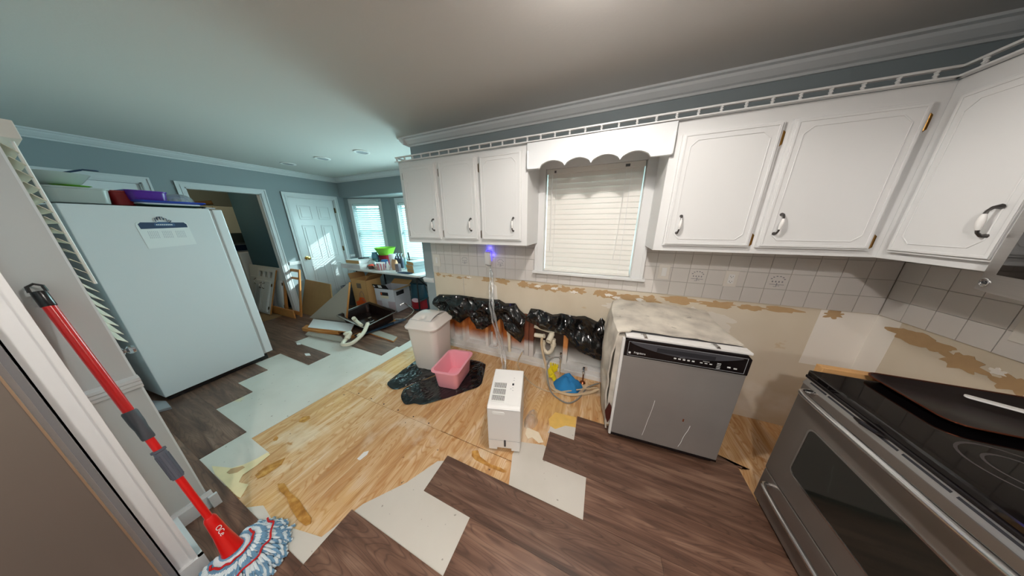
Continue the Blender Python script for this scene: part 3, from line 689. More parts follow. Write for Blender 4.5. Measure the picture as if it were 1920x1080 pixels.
for x, z in ((-0.55, .91), (-0.38, .905), (-0.20, .89), (0.09, .895), (0.155, .88), (0.33, .885), (-1.34, .93)): blob(x, z, .03, .012, TORNW, 'b', k + 50, 'gypsum_spot', 0.0018); k += 1
for y, rx, rz, z in ((1.80, .10, .035, .90), (1.70, .08, .03, .895), (1.60, .07, .04, .87), (1.44, .055, .035, .86), (1.30, .05, .03, .85)): blob(y, z, rx, rz, TORN, 'r', k + 9); k += 1
blob(1.50, .885, .02, .014, TORNW, 'r', 77, 'gypsum_spot', 0.0024)
# white compound patches: fans behind the dishwasher, corner strip
for x, z, rx, rz in ((0.34, 0.80, .10, .05), (0.52, 0.80, .09, .05), (0.44, 0.73, .12, .05), (0.70, 0.78, .05, .08), (0.85, 0.80, .10, .05), (0.86, 0.72, .08, .06), (0.15, 0.80, .08, .03)):
    blob(x, z, rx, rz, mat('thin_joint_compound', (226, 218, 206), 0.9), 'b', k, 'compound_patch', 0.0009); k += 1
obj('compound_strip', MB().box(1.36, XR, BW - 0.001, BW, 0.55, 0.952), TORNW, wb_o)
obj('compound_strip', MB().box(XR - 0.001, XR, 1.86, BW, 0.5, 0.952), TORNW, wr)
obj('compound_strip', MB().prism([(-1.075, .64), (-0.99, .64), (-1.0, .86), (-1.05, .90)], BW - 0.001, BW, 'y'), TORNW, wb_o)
obj('drywall_seam', MB().box(-1.42, -1.418, BW - 0.0008, BW, .63, .92), INKG, wb_o)

# opened wall cavity
obj('sheathing', MB().box(-1.72, -0.585, BW + 0.088, BW + 0.10, 0.0, 0.62), OSB, wb_o)
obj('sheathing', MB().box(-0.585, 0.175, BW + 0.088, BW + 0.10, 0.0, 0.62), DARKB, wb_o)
obj('bottom_plate', MB().box(-1.72, 0.175, BW - 0.012, BW + 0.087, 0.0, 0.045).box(-1.72, 0.175, BW + 0.0, BW + 0.087, 0.046, 0.10), PLATE, wb_o, bev=0.002)
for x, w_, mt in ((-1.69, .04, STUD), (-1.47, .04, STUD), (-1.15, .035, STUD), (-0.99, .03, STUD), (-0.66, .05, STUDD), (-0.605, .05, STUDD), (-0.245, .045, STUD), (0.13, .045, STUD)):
    obj('stud', MB().box(x - w_ / 2, x + w_ / 2, BW + 0.002, BW + 0.087, 0.10, 0.60), mt, wb_o, bev=0.002)
for x in (-1.12, -1.05): obj('white_paint_drip', MB().box(x - .008, x + .008, BW + 0.07, BW + 0.088, 0.10, 0.26), PLATE, wb_o)

# electrical plates ------------------------------------------------------
def outlet(name, label, x, z, face='b', kind='outlet', w_=0.075, h_=0.115, decor=False):
    t = thing(name, label, 'switch plate' if kind != 'outlet' else 'outlet', (x, BW - 0.0078, z) if face == 'b' else (XR - 0.0078, x, z), 0 if face == 'b' else -math.pi / 2)
    obj('cover_plate', MB().box(-w_ / 2, w_ / 2, -0.005, 0, -h_ / 2, h_ / 2), CREAM, t, W=False, bev=0.002)
    if kind == 'outlet':
        obj('receptacle', MB().box(-0.017, 0.017, -0.007, -0.005, -0.034, 0.034), WPLAST, t, W=False, bev=0.001)
        for dz in (0.018, -0.018):
            obj('slot', MB().box(-0.008, -0.006, -0.0075, -0.0068, dz - 0.004, dz + 0.005).box(0.006, 0.008, -0.0075, -0.0068, dz - 0.003, dz + 0.004).box(-0.002, 0.002, -0.0075, -0.0068, dz - 0.010, dz - 0.006), INK, t, W=False)
    elif kind == 'switch':
        obj('rocker', MB().box(-0.016, 0.016, -0.008, -0.005, -0.033, 0.033), WPLAST, t, W=False, bev=0.001)
    return t
outlet('switch_plate', 'light switch plate on the tiles at the left end of the backsplash', -1.76, 1.10, kind='switch', w_=0.10, h_=0.14)
outlet('switch_plate', 'cream rocker plate on the tiles just right of the kitchen window', 0.46, 1.135, kind='switch')
outlet('outlet', 'double outlet on the tiles above the dishwasher', 0.865, 1.115)
outlet('outlet', 'large cream outlet on the side wall below the microwave', 1.455, 1.10, face='r', w_=0.13, h_=0.15)
outlet('outlet', 'outlet behind the white night light plug', -1.07, 1.12)

# wall cabinets ------------------------------------------------------------
FY = 1.65; CB = 1.33; CT = 2.035
def cab_door_mesh(w_, h_):
    """front faces -Y at y=0, back at y=+0.02; origin lower left"""
    mb = MB(); mb.box(0, w_, 0.004, 0.02, 0, h_)
    mb.box(0.008, w_ - 0.008, -0.001, 0.004, 0.008, h_ - 0.008)
    e = 0.028
    def oc(i, c): return [(i + c, i), (w_ - i - c, i), (w_ - i, i + c), (w_ - i, h_ - i - c), (w_ - i - c, h_ - i), (i + c, h_ - i), (i, h_ - i - c), (i, i + c)]
    sq = lambda i: [(i, i), (w_ - i, i), (w_ - i, h_ - i), (i, h_ - i)]
    mb.ring(sq(0.010), sq(0.020), -0.004, -0.001, 'y')
    mb.ring(oc(0.040, 0.03), oc(0.044, 0.029), -0.0035, -0.001, 'y')
    return mb
def pull(parent, x, z, y, W, tilt=0.0, s=1.0):
    mb = MB(); T = Matrix.Translation((x, y, z)) @ Matrix.Rotation(tilt, 4, 'Y'); mb.T = T
    mb.tube([(0, 0.0, 0.048 * s), (0, -0.016, 0.046 * s), (0, -0.024, 0.036 * s), (0, -0.026, 0.026 * s)], [0.009, 0.005, 0.004, 0.0045], 8)
    mb.tube([(0, 0.0, -0.048 * s), (0, -0.016, -0.046 * s), (0, -0.024, -0.036 * s), (0, -0.026, -0.026 * s)], [0.009, 0.005, 0.004, 0.0045], 8)
    mb.cur = 1; mb.tube([(0, -0.026, -0.027 * s), (0, -0.027, -0.015 * s), (0, -0.027, 0), (0, -0.027, 0.015 * s), (0, -0.026, 0.027 * s)], [0.0045, 0.0072, 0.0085, 0.0072, 0.0045], 10)
    return obj('handle', mb, [GUN, WPLAST], parent, W=W, smooth=True)
def hinge_pair(cab, x, zs, y=None, ax='x'):
    for z in zs:
        mb = MB()
        if ax == 'x':
            mb.prism([(x - 0.010, z + 0.004), (x, z - 0.006), (x + 0.010, z + 0.004), (x + 0.010, z + 0.056), (x, z + 0.066), (x - 0.010, z + 0.056)], y - 0.003, y, 'y'); mb.tube([(x, y - 0.004, z), (x, y - 0.004, z + 0.06)], 0.003, 6)
        else:
            mb.prism([(y - 0.007, z + 0.004), (y, z - 0.004), (y + 0.007, z + 0.004), (y + 0.007, z + 0.056), (y, z + 0.064), (y - 0.007, z + 0.056)], x - 0.003, x, 'x'); mb.tube([(x - 0.004, y, z), (x - 0.004, y, z + 0.06)], 0.003, 6)
        obj('hinge', mb, BRASS_D if x < 0 else BRASS, cab)
def carcass(x0, x1, y0, y1, z0=CB, z1=CT):
    return MB().box(x0, x1, y0, y1, z0, z1)
cl = thing('wall_cabinet', 'white three-door wall cabinet left of the kitchen window', 'cabinet', (-1.18, FY, CB))
obj('carcass', carcass(-1.80, -0.556, FY, BW - 0.003), WHITE, cl, bev=0.002)
for (a, b) in ((-1.752, -1.382), (-1.345, -0.985), (-0.951, -0.600)):
    mb = cab_door_mesh(b - a, 0.632); mb.v = [(v[0] + a, v[1] + FY - 0.021, v[2] + 1.368) for v in mb.v]
    d = obj('door', mb, WHITE, cl, bev=0.0015); pull(d, b - 0.062, 1.494, FY - 0.022, True)
    hinge_pair(cl, a - 0.008, (1.385, 1.89), FY)
crr = thing('wall_cabinet', 'white two-door wall cabinet right of the kitchen window', 'cabinet', (0.75, FY, CB))
obj('carcass', carcass(0.300, 1.235, FY, BW - 0.003), WHITE, crr, bev=0.002)
for (a, b, hx, px) in ((0.346, 0.752, 0.758, 0.408), (0.782, 1.188, 1.197, 0.838)):
    mb = cab_door_mesh(b - a, 0.605); mb.v = [(v[0] + a, v[1] + FY - 0.021, v[2] + 1.364) for v in mb.v]
    d = obj('door', mb, WHITE, crr, bev=0.0015); pull(d, px, 1.489, FY - 0.022, True, tilt=R(4))
    hinge_pair(crr, hx, (1.375, 1.865), FY)
XF = 1.235
cs = thing('wall_cabinet', 'white wall cabinet on the side wall left of the microwave', 'cabinet', (1.42, 1.45, CB))
obj('carcass', carcass(XF, XR - 0.009, 1.268, BW - 0.009), WHITE, cs, bev=0.002)
mb = cab_door_mesh(0.315, 0.605); mb.v = [(XF + v[1] - 0.021, 1.598 - v[0], v[2] + 1.364) for v in mb.v]
d = obj('door', mb, WHITE, cs, bev=0.0015)
q = MB(); pd = pull(d, 0, 0, 0, False, s=1.0); pd.data.transform(Matrix.Translation((0, 0, 0)))
pd.rotation_euler = (R(4), 0, -math.pi / 2); pd.location = Vector((XF - 0.022, 1.327, 1.497)) - ORG[cs.name]
hinge_pair(cs, XF, (1.375, 1.865), 1.607, 'y')
cm = thing('wall_cabinet', 'short white cabinet over the microwave', 'cabinet', (1.42, 0.9, 1.70))
obj('carcass', carcass(XF, XR - 0.004, 0.50, 1.266, 1.702, CT), WHITE, cm, bev=0.002)
for a in (1.25, 0.88):
    mb = cab_door_mesh(0.35, 0.27); mb.v = [(XF + v[1] - 0.021, a - v[0], v[2] + 1.735) for v in mb.v]; obj('door', mb, WHITE, cm, bev=0.0015)
# frieze with scalloped valance over the window
vb = thing('window_valance', 'white scalloped valance board over the kitchen window', 'valance', (-0.12, FY, 1.87))
P = [(-0.557, 2.033), (-0.557, 1.868), (-0.468, 1.868)]
xs = [-0.468, -0.292, -0.126, 0.043, 0.205]
for i in range(4):
    for kx in range(1, 13):
        t = kx / 12; x = xs[i] + (xs[i + 1] - xs[i]) * t; P.append((x, 1.872 + 0.034 * math.sin(math.pi * t) ** 0.75 + (0.006 if 0 < t < 1 else 0)))
P += [(0.312, 1.868), (0.312, 2.033)]
tri = MB()
n_ = len(P)
lo = P[1:-1]
for i in range(len(lo) - 1):
    (x0, za), (x1, zb) = lo[i], lo[i + 1]
    if x1 - x0 < 1e-6: continue
    tri.add([(x0, FY - 0.018, za), (x1, FY - 0.018, zb), (x1, FY - 0.018, 2.033), (x0, FY - 0.018, 2.033), (x0, FY + 0.002, za), (x1, FY + 0.002, zb), (x1, FY + 0.002, 2.033), (x0, FY + 0.002, 2.033)],
            [(0, 1, 2, 3), (7, 6, 5, 4), (4, 5, 1, 0), (3, 2, 6, 7)])
obj('scalloped_board', tri, WHITE_B, vb)
q = MB()
q.box(-0.557, -0.548, FY - 0.026, FY - 0.018, 1.868, 1.985); q.box(-0.557, -0.47, FY - 0.026, FY - 0.018, 1.868, 1.876); obj('edge_moulding', q, WHITE_B, vb, bev=0.002)
q = MB(); q.box(0.303, 0.312, FY - 0.026, FY - 0.018, 1.868, 1.985); q.box(0.208, 0.312, FY - 0.026, FY - 0.018, 1.868, 1.876); obj('edge_moulding', q, WHITE_B, vb, bev=0.002)
obj('soffit_board', MB().box(-0.555, 0.299, FY + 0.003, BW - 0.03, 2.02, 2.033), WHITE, vb)
# gallery rail on the cabinets
gr_ = thing('gallery_rail', 'white spindle gallery rail along the top of the cabinets', 'rail', (-0.2, FY, CT))
GY = FY - 0.008
obj('top_rail', MB().box(-1.815, XF - 0.012, GY - 0.011, GY + 0.006, 2.070, 2.079).box(XF - 0.02, XF - 0.003, 0.50, GY + 0.006, 2.070, 2.079).box(-1.815, -1.80, GY, BW - 0.03, 2.070, 2.079), WHITE, gr_, bev=0.001)
obj('base_rail', MB().box(-1.815, XF - 0.012, GY - 0.018, GY + 0.008, 2.036, 2.043).box(XF - 0.027, XF + 0.0, 0.50, GY, 2.036, 2.043).box(-1.815, -1.795, GY, BW - 0.03, 2.036, 2.043), WHITE, gr_, bev=0.001)
post = None
pp = [(-1.80 + 0.0955 * i, GY - 0.003, 0) for i in range(32)] + [(XF - 0.011, GY - 0.06 - 0.0955 * i, 1) for i in range(11)] + [(-1.808, GY + 0.1 * i, 1) for i in (1, 2, 3)]
for (x, y, kk) in pp:
    if kk == 0 and x > XF - 0.02: continue
    if post is None:
        mb = MB().lathe([(0.007, 0), (0.0075, 0.004), (0.0045, 0.008), (0.008, 0.0135), (0.0045, 0.019), (0.0075, 0.023), (0.007, 0.0272)], (0, 0, 0), 8)
        post = obj('spindle', mb, WHITE, gr_, W=False, smooth=True); c = post
    else: c = post.copy(); COL.objects.link(c)
    c.location = Vector((x, y, 2.043)) - ORG[gr_.name]

# ceiling lights --------------------------------------------------------------
def dome(x, y, label):
    t = thing('ceiling_light', label, 'light', (x, y, CZ))
    obj('trim_ring', MB().lathe([(0.09, -0.0), (0.092, -0.008), (0.07, -0.014), (0.07, -0.001)], (0, 0, 0), 28), WPLAST, t, W=False, smooth=True)
    obj('lens', MB().lathe([(0.068, -0.003), (0.066, -0.010), (0.05, -0.016), (0.001, -0.018)], (0, 0, 0), 28), LAMPG, t, W=False, smooth=True)
dome(-0.07, 0.84, 'lit round ceiling light above the sink wall')
dome(0.0, -0.74, 'lit round ceiling light in the middle of the kitchen')
for (x, y, lb) in ((-2.80, 2.05, 'unlit recessed ceiling can nearest the wall cabinets'), (-3.53, 2.02, 'unlit recessed ceiling can between the two others'), (-4.27, 1.98, 'unlit recessed ceiling can nearest the panelled door')):
    t = thing('recessed_light', lb, 'light', (x, y, CZ))
    obj('trim_ring', MB().ring([(0.085 * math.cos(2 * math.pi * i / 24), 0.085 * math.sin(2 * math.pi * i / 24)) for i in range(24)], [(0.062 * math.cos(2 * math.pi * i / 24), 0.062 * math.sin(2 * math.pi * i / 24)) for i in range(24)], -0.008, 0), WPLAST, t, W=False)
    obj('lens', MB().lathe([(0.061, -0.002), (0.061, -0.005), (0.001, -0.006)], (0, 0, 0), 24), GREYP, t, W=False)
#%%PART2
# ------------------------------------------------------------------ dishwasher
D = thing('dishwasher', 'stainless dishwasher with black control panel and torn insulation blanket', 'dishwasher', (0.193, 1.372, 0.008), rz=R(3.2))
obj('body', MB().box(0.005, 0.60, 0.03, 0.56, 0.05, 0.815), GREYP, D, W=False)
obj('felt_lining', MB().box(-0.045, 0.004, 0.036, 0.54, 0.08, 0.80), FELT, D, W=False)
obj('door_panel', MB().box(0, 0.606, 0, 0.03, 0.055, 0.688), STEEL_DW, D, W=False, bev=0.003)
obj('toe_kick', MB().box(0.0, 0.60, 0.03, 0.05, 0.004, 0.055).box(-0.0, 0.606, -0.002, 0.035, 0.043, 0.055), BLACK, D, W=False)
q = MB(); q.prism([(0.0, 0.69), (0.606, 0.69), (0.606, 0.79), (0.585, 0.812), (0.02, 0.812), (0.0, 0.795)], -0.006, 0.03, 'y')
cp = obj('control_panel', q, BLACK, D, W=False, bev=0.003)
q = MB(); Pq = [(0.03 + 0.54 * i / 20, 0.787 - 0.048 * math.sin(math.pi * min(1, (i / 20) * 1.0)) ** 0.8) for i in range(21)]
obj('pocket_handle', MB().prism(Pq + [(0.56, 0.793), (0.04, 0.793)], -0.009, -0.006, 'y'), DGREY, cp, W=False)
obj('pocket_recess', MB().box(0.17, 0.45, -0.0105, -0.009, 0.752, 0.778), INK, cp, W=False)
obj('panel_border', MB().ring([(0.018, 0.70), (0.588, 0.70), (0.588, 0.795), (0.018, 0.795)], [(0.0195, 0.7015), (0.5865, 0.7015), (0.5865, 0.7935), (0.0195, 0.7935)], -0.0075, -0.006, 'y'), GREYP, cp, W=False)
q = MB()
q.box(0.024, 0.036, -0.0075, -0.006, 0.712, 0.724)
for i in range(5): q.box(0.262 + 0.022 * i, 0.274 + 0.022 * i, -0.0075, -0.006, 0.723, 0.731)
q.box(0.29, 0.315, -0.0072, -0.006, 0.737, 0.739)
for i in range(3): q.box(0.388 + 0.022 * i, 0.400 + 0.022 * i, -0.0075, -0.006, 0.724, 0.729)
q.box(0.40, 0.43, -0.0072, -0.006, 0.737, 0.739)
for i in range(4): q.box(0.465, 0.482, -0.0072, -0.006, 0.707 + 0.010 * i, 0.710 + 0.010 * i)
q.box(0.512, 0.526, -0.0075, -0.006, 0.721, 0.729); q.box(0.54, 0.554, -0.0075, -0.006, 0.719, 0.726)
obj('button', q, PAPER, cp, W=False)
text('lettering', 'Frigidaire', 0.017, PAPER, cp, (0.085, -0.0066, 0.722), (math.pi / 2, 0, 0), W=False)
obj('side_rail', MB().box(-0.016, -0.001, 0.006, 0.034, 0.03, 0.80), WPLAST, D, W=False)
obj('side_rail', MB().box(0.60, 0.607, 0.03, 0.56, 0.05, 0.815), STEEL, D, W=False)
obj('top_edge', MB().box(0.0, 0.605, 0.0, 0.06, 0.813, 0.826), WPLAST, D, W=False, bev=0.002)
for x in (0.105, 0.455):
    obj('mounting_bracket', MB().box(x - 0.009, x + 0.009, -0.002, 0.05, 0.827, 0.831).box(x - 0.022, x - 0.006, 0.03, 0.036, 0.831, 0.834).box(x - 0.004, x + 0.004, 0.0, 0.006, 0.829, 0.838), STEEL_B, D, W=False)
q = MB()
r2 = random.Random(3)
for (x, z0_, z1_) in ((0.21, 0.10, 0.40), (0.42, 0.085, 0.27)):
    q.tube(bez([(x - 0.02 + 0.006 * k + r2.uniform(-.002, .002), -0.0008, z0_ + (z1_ - z0_) * k / 5) for k in range(6)], 3), 0.0013, 4)
obj('dried_drip', q, PAPER, D, W=False)
obj('rust_spot', MB().box(0.385, 0.392, -0.001, 0.001, 0.29, 0.31), RUST, D, W=False)
def blanket(u, v):
    # u: along the section (right edge of the top -> down the left side); v: front to back
    S = [(0.60, 0.828), (0.45, 0.829), (0.3, 0.83), (0.12, 0.832), (0.02, 0.832), (-0.028, 0.82), (-0.045, 0.74), (-0.06, 0.62), (-0.062, 0.48), (-0.055, 0.34), (-0.04, 0.22), (-0.03, 0.12), (-0.02, 0.04)]
    t = u * (len(S) - 1); i = min(int(t), len(S) - 2); f = t - i; x = S[i][0] * (1 - f) + S[i + 1][0] * f; z = S[i][1] * (1 - f) + S[i + 1][1] * f
    vv = v; y0 = 0.035 + (0.03 if x > 0.02 else 0) + 0.02 * nz(u * 9, 2, 1); y = y0 + (0.55 - y0) * vv
    lift = 0.035 * vv * (1 if z > 0.8 else 0.3) * (1 - max(0, (x - 0.3)) * 1.6)
    if z <= 0.83: x -= 0.02 * math.sin(math.pi * min(1, vv * 1.1)) + 0.012 * nz(y * 8, z * 8, 3)
    a = 0.008 * nz(x * 7, y * 7, z * 7) + 0.002 * nz(x * 30, y * 30, z * 30)
    return (x - (abs(a) if z < 0.83 else 0), y, z + lift + abs(a))
obj('insulation_blanket', MB().grid(blanket, 60, 30, 0.010), FELT, D, W=False, smooth=True)
obj('rust_patch', MB().prism([(-0.055, 0.20), (-0.035, 0.28), (-0.018, 0.25), (-0.012, 0.17), (-0.03, 0.11), (-0.045, 0.15)], 0.016, 0.03, 'y'), mat('dark_rust', (74, 26, 16), 0.6), D, W=False)
obj('foot', MB().lathe([(0.016, -0.002), (0.016, 0.006), (0.006, 0.008), (0.006, 0.05)], (0.03, 0.06, 0.002), 10).lathe([(0.016, -0.002), (0.016, 0.006), (0.006, 0.008), (0.006, 0.05)], (0.56, 0.06, 0.002), 10), GREYP, D, W=False)

# ------------------------------------------------------------------ range
Rg = thing('range', 'stainless electric range with black glass cooktop beside the dishwasher', 'stove', (0.95, 0.92, 0.009))
ya, yb = 0.54, 1.30
obj('body', MB().box(0.965, 1.585, ya + 0.004, yb - 0.004, 0.03, 0.81), STEEL_D, Rg)
obj('cooktop', MB().box(0.935, 1.59, ya, yb + 0.004, 0.822, 0.848), BLACKG, Rg, bev=0.006)
obj('cooktop_front_lip', MB().box(0.930, 0.965, ya, yb, 0.812, 0.826), BLACK, Rg, bev=0.003)
q = MB()
for (x, y, r) in ((1.12, 0.90, .10), (1.12, 0.90, .065), (1.40, 0.82, .08), (1.12, 0.68, .08)):
    q.ring([(x + r * math.cos(t), y + r * math.sin(t)) for t in [2 * math.pi * i / 32 for i in range(32)]], [(x + (r - .006) * math.cos(t), y + (r - .006) * math.sin(t)) for t in [2 * math.pi * i / 32 for i in range(32)]], 0.848, 0.8486)
obj('burner_ring', q, mat('burner_grey', (72, 66, 66), 0.3), Rg)
dr = obj('oven_door', MB().box(0.930, 0.965, ya + 0.003, yb - 0.003, 0.240, 0.782), STEEL_D, Rg, bev=0.004)
obj('vent_strip', MB().prism([(0.928, 0.783), (0.965, 0.783), (0.965, 0.811), (0.94, 0.811)], ya + 0.003, yb - 0.003, 'y'), STEEL, Rg)
q = MB()
for (a, b) in ((1.27, 1.192), (1.183, 1.065), (1.05, 0.94), (0.928, 0.82), (0.808, 0.70), (0.69, 0.58)):
    q.add([(0.934, b, 0.7975), (0.934, a, 0.7975), (0.937, a, 0.803), (0.937, b, 0.803), (0.9325, b, 0.798), (0.9325, a, 0.798), (0.9355, a, 0.8035), (0.9355, b, 0.8035)], [(4, 5, 6, 7), (0, 3, 2, 1), (0, 1, 5, 4), (1, 2, 6, 5), (2, 3, 7, 6), (3, 0, 4, 7)])
obj('vent_slot', q, INK, Rg)
po = rrect(0.655, 1.185, 0.365, 0.635, 0.03); pi_ = rrect(0.662, 1.178, 0.372, 0.628, 0.025)
obj('window_trim', MB().ring(po, pi_, 0.9265, 0.931, 'x'), STEEL_B, dr)
obj('oven_window', MB().prism(pi_, 0.928, 0.931, 'x'), mat('oven_glass', (36, 38, 34), 0.08, coat=0.5), dr)
def bar(y0_, y1_, z, xo, r, nm, par):
    pts = [(0.932, y1_, z), (xo + 0.012, y1_ - 0.004, z), (xo, y1_ - 0.025, z), (xo - 0.004, y1_ - 0.08, z)] + [(xo - 0.006, y1_ + (y0_ - y1_) * k / 8, z) for k in range(2, 7)] + [(xo - 0.004, y0_ + 0.08, z), (xo, y0_ + 0.025, z), (xo + 0.012, y0_ + 0.004, z), (0.932, y0_, z)]
    obj(nm, MB().tube(bez(pts, 4), r, 12), STEEL_B, par, smooth=True)
bar(ya + 0.06, 1.235, 0.772, 0.885, 0.0125, 'handle', dr)
dw_ = obj('storage_drawer', MB().box(0.932, 0.965, ya + 0.003, yb - 0.003, 0.03, 0.232), STEEL_D, Rg, bev=0.004)
bar(ya + 0.07, 1.23, 0.196, 0.892, 0.011, 'handle', dw_)
obj('base_trim', MB().box(0.95, 0.97, ya + 0.01, yb - 0.01, 0.0, 0.03), BLACKM, Rg)
obj('door_latch', MB().tube([(0.925, 1.06, 0.806), (0.918, 1.03, 0.812), (0.925, 0.99, 0.812), (0.94, 0.97, 0.812)], [0.005, 0.008, 0.007, 0.003], 8), BLACK, Rg)
# tray on the cooktop
T_ = thing('baking_tray', 'dark baking tray with worn copper rim resting on the cooktop', 'tray', (1.33, 1.19, 0.850))
q = MB(); q.loft([(0, 0, .38, .22, .03, 0.0), (0, 0, .39, .23, .03, 0.001), (0, 0, .43, .27, .04, 0.016), (0, 0, .445, .285, .045, 0.018), (0, 0, .445, .285, .045, 0.0195), (0, 0, .428, .268, .04, 0.018), (0, 0, .388, .228, .03, 0.003)], 6)
obj('pan', q, mat('tray_dark', (42, 34, 34), 0.32, 0.5, var=0.3, vscale=4), T_, W=False, smooth=True)
obj('rim', MB().ring(rrect(-.224, .224, -.144, .144, .047), rrect(-.219, .219, -.139, .139, .043), 0.0185, 0.0215), mat('copper_worn', (120, 62, 40), 0.35, 0.8), T_, W=False)
single('spatula', MB().prism(rrect(-0.11, 0.11, -0.012, 0.012, 0.011), 0.0, 0.006).prism(rrect(0.09, 0.18, -0.025, 0.025, 0.012), 0.0, 0.003), WPLAST, 'white plastic spatula lying on the dark baking tray', 'utensil', loc=(1.40, 1.20, 0.8725), rz=R(-28), bev=0.001)
single('side_board', MB().box(1.0, 1.592, 1.335, 1.372, 0.009, 0.852), WOOD, 'bare pine board standing behind the left edge of the range', 'board', bev=0.002)
# ------------------------------------------------------------------ microwave
Mw = thing('microwave', 'stainless over-the-range microwave under the short cabinet', 'microwave', (1.4, 0.9, 1.28))
def bow(y): t = (1.265 - y) / 0.73; return 1.195 - 0.09 * math.sin(math.pi * min(max(t, 0), 1)) ** 0.8
obj('body', MB().box(1.21, XR - 0.008, 0.53, 1.263, 1.277, 1.70), STEEL_D, Mw)
def front(y0_, y1_, z0_, z1_, off=0.0, th=0.02, n_=14):
    mb = MB(); ys = [y1_ + (y0_ - y1_) * i / n_ for i in range(n_ + 1)]
    P = [(bow(y) - off, y) for y in ys] + [(1.212 if off == 0 else bow(y) - off + th, y) for y in ys[::-1]]
    return mb.prism(P, z0_, z1_, 'z')
fd = obj('door', front(0.53, 1.265, 1.277, 1.695), STEEL, Mw, smooth=True)
obj('door_window', front(0.70, 1.205, 1.335, 1.665, 0.002, 0.003), BLACKG, fd, smooth=True)
lx = bow(1.225) - 0.001
q = MB().lathe([(0.001, 0), (0.0145, 0.0), (0.0145, 0.003), (0.0125, 0.004), (0.0125, 0.002), (0.001, 0.002)], (lx + 0.001, 1.226, 1.305), 24, (-1, 0.25, 0))
obj('badge', q, STEEL_B, fd, smooth=True)
text('badge_lettering', 'GE', 0.014, INK, fd, (lx - 0.002, 1.2265, 1.305), (math.pi / 2, 0, -math.pi / 2 + 0.25 - 0.5))

# ------------------------------------------------------------------ dehumidifier
Dh = thing('dehumidifier', 'white dehumidifier with top grille standing on the bare plywood', 'dehumidifier', (-0.582, 0.962, 0.0), rz=R(15.4))
wd, dd = 0.218, 0.31
q = MB(); P = [(0.0, 0.035), (0.0, 0.362), (0.012, 0.378), (dd - 0.012, 0.438), (dd, 0.43), (dd, 0.035)]
q.prism(P, 0, wd, 'x'); obj('housing', q, WPLAST, Dh, W=False, bev=0.012)
def top(y): return 0.378 + 0.060 * (y - 0.012) / (dd - 0.024)
sl = math.atan2(0.06, dd - 0.024)
def onTop(x0, x1, y0, y1, h0, h1):
    mb = MB(); mb.T = Matrix.Translation((0, 0.012, 0.378)) @ Matrix.Rotation(sl, 4, 'X'); mb.box(x0, x1, y0, y1, h0, h1); return mb
gv = onTop(0.02, 0.105, 0.03, 0.175, 0.0002, 0.001); obj('vent_opening', gv, INK, Dh, W=False)
q = MB(); q.T = Matrix.Translation((0, 0.012, 0.378)) @ Matrix.Rotation(sl, 4, 'X')
for blk in range(3):
    for i in range(11): q.box(0.022 + i * 0.0076, 0.0255 + i * 0.0076, 0.032 + blk * 0.05, 0.070 + blk * 0.05, 0.001, 0.004)
for yy in (0.028, 0.073, 0.123, 0.172): q.box(0.018, 0.107, yy, yy + 0.008, 0.0005, 0.0042)
obj('grille', q, WPLAST, Dh, W=False)
obj('display', onTop(0.145, 0.158, 0.16, 0.176, 0.0, 0.0012), INK, Dh, W=False)
q = MB(); q.T = Matrix.Translation((0, 0.012, 0.378)) @ Matrix.Rotation(sl, 4, 'X')
for (x, y) in ((0.15, 0.20), (0.15, 0.22), (0.148, 0.14), (0.135, 0.13), (0.15, 0.12)): q.box(x, x + 0.008, y, y + 0.003, 0, 0.0008)
obj('button', q, GREYP, Dh, W=False)
obj('tank_cover', onTop(0.115, 0.205, 0.012, 0.085, 0.0, 0.0025), WPLAST, Dh, W=False, bev=0.002)
obj('front_grip', MB().prism(rrect(0.035, 0.115, 0.322, 0.344, 0.009), -0.002, 0.001, 'y'), mat('grip_white', (245, 245, 243), 0.4), Dh, W=False, bev=0.001)
obj('front_seam', MB().box(0.004, wd - 0.004, -0.0012, 0.001, 0.105, 0.1065).box(0.004, wd - 0.004, -0.0012, 0.001, 0.362, 0.3632), GREYP, Dh, W=False)
obj('water_gauge', MB().prism(rrect(0.108, 0.121, 0.055, 0.112, 0.006), -0.003, 0.001, 'y'), DGREY, Dh, W=False)
for (x, y) in ((0.03, 0.035), (wd - 0.03, 0.035), (0.03, dd - 0.035), (wd - 0.03, dd - 0.035)):
    obj('caster', MB().lathe([(0.001, -0.012), (0.017, -0.012), (0.017, 0.012), (0.001, 0.012)], (x, y, 0.0185), 14, (1, 0, 0)).box(x - 0.014, x + 0.014, y - 0.012, y + 0.012, 0.022, 0.04), BLACKM, Dh, W=False)
obj('skirt', MB().box(0.004, 0.06, 0.0, dd, 0.022, 0.04).box(wd - 0.06, wd - 0.004, 0.0, dd, 0.022, 0.04), WPLAST, Dh, W=False)

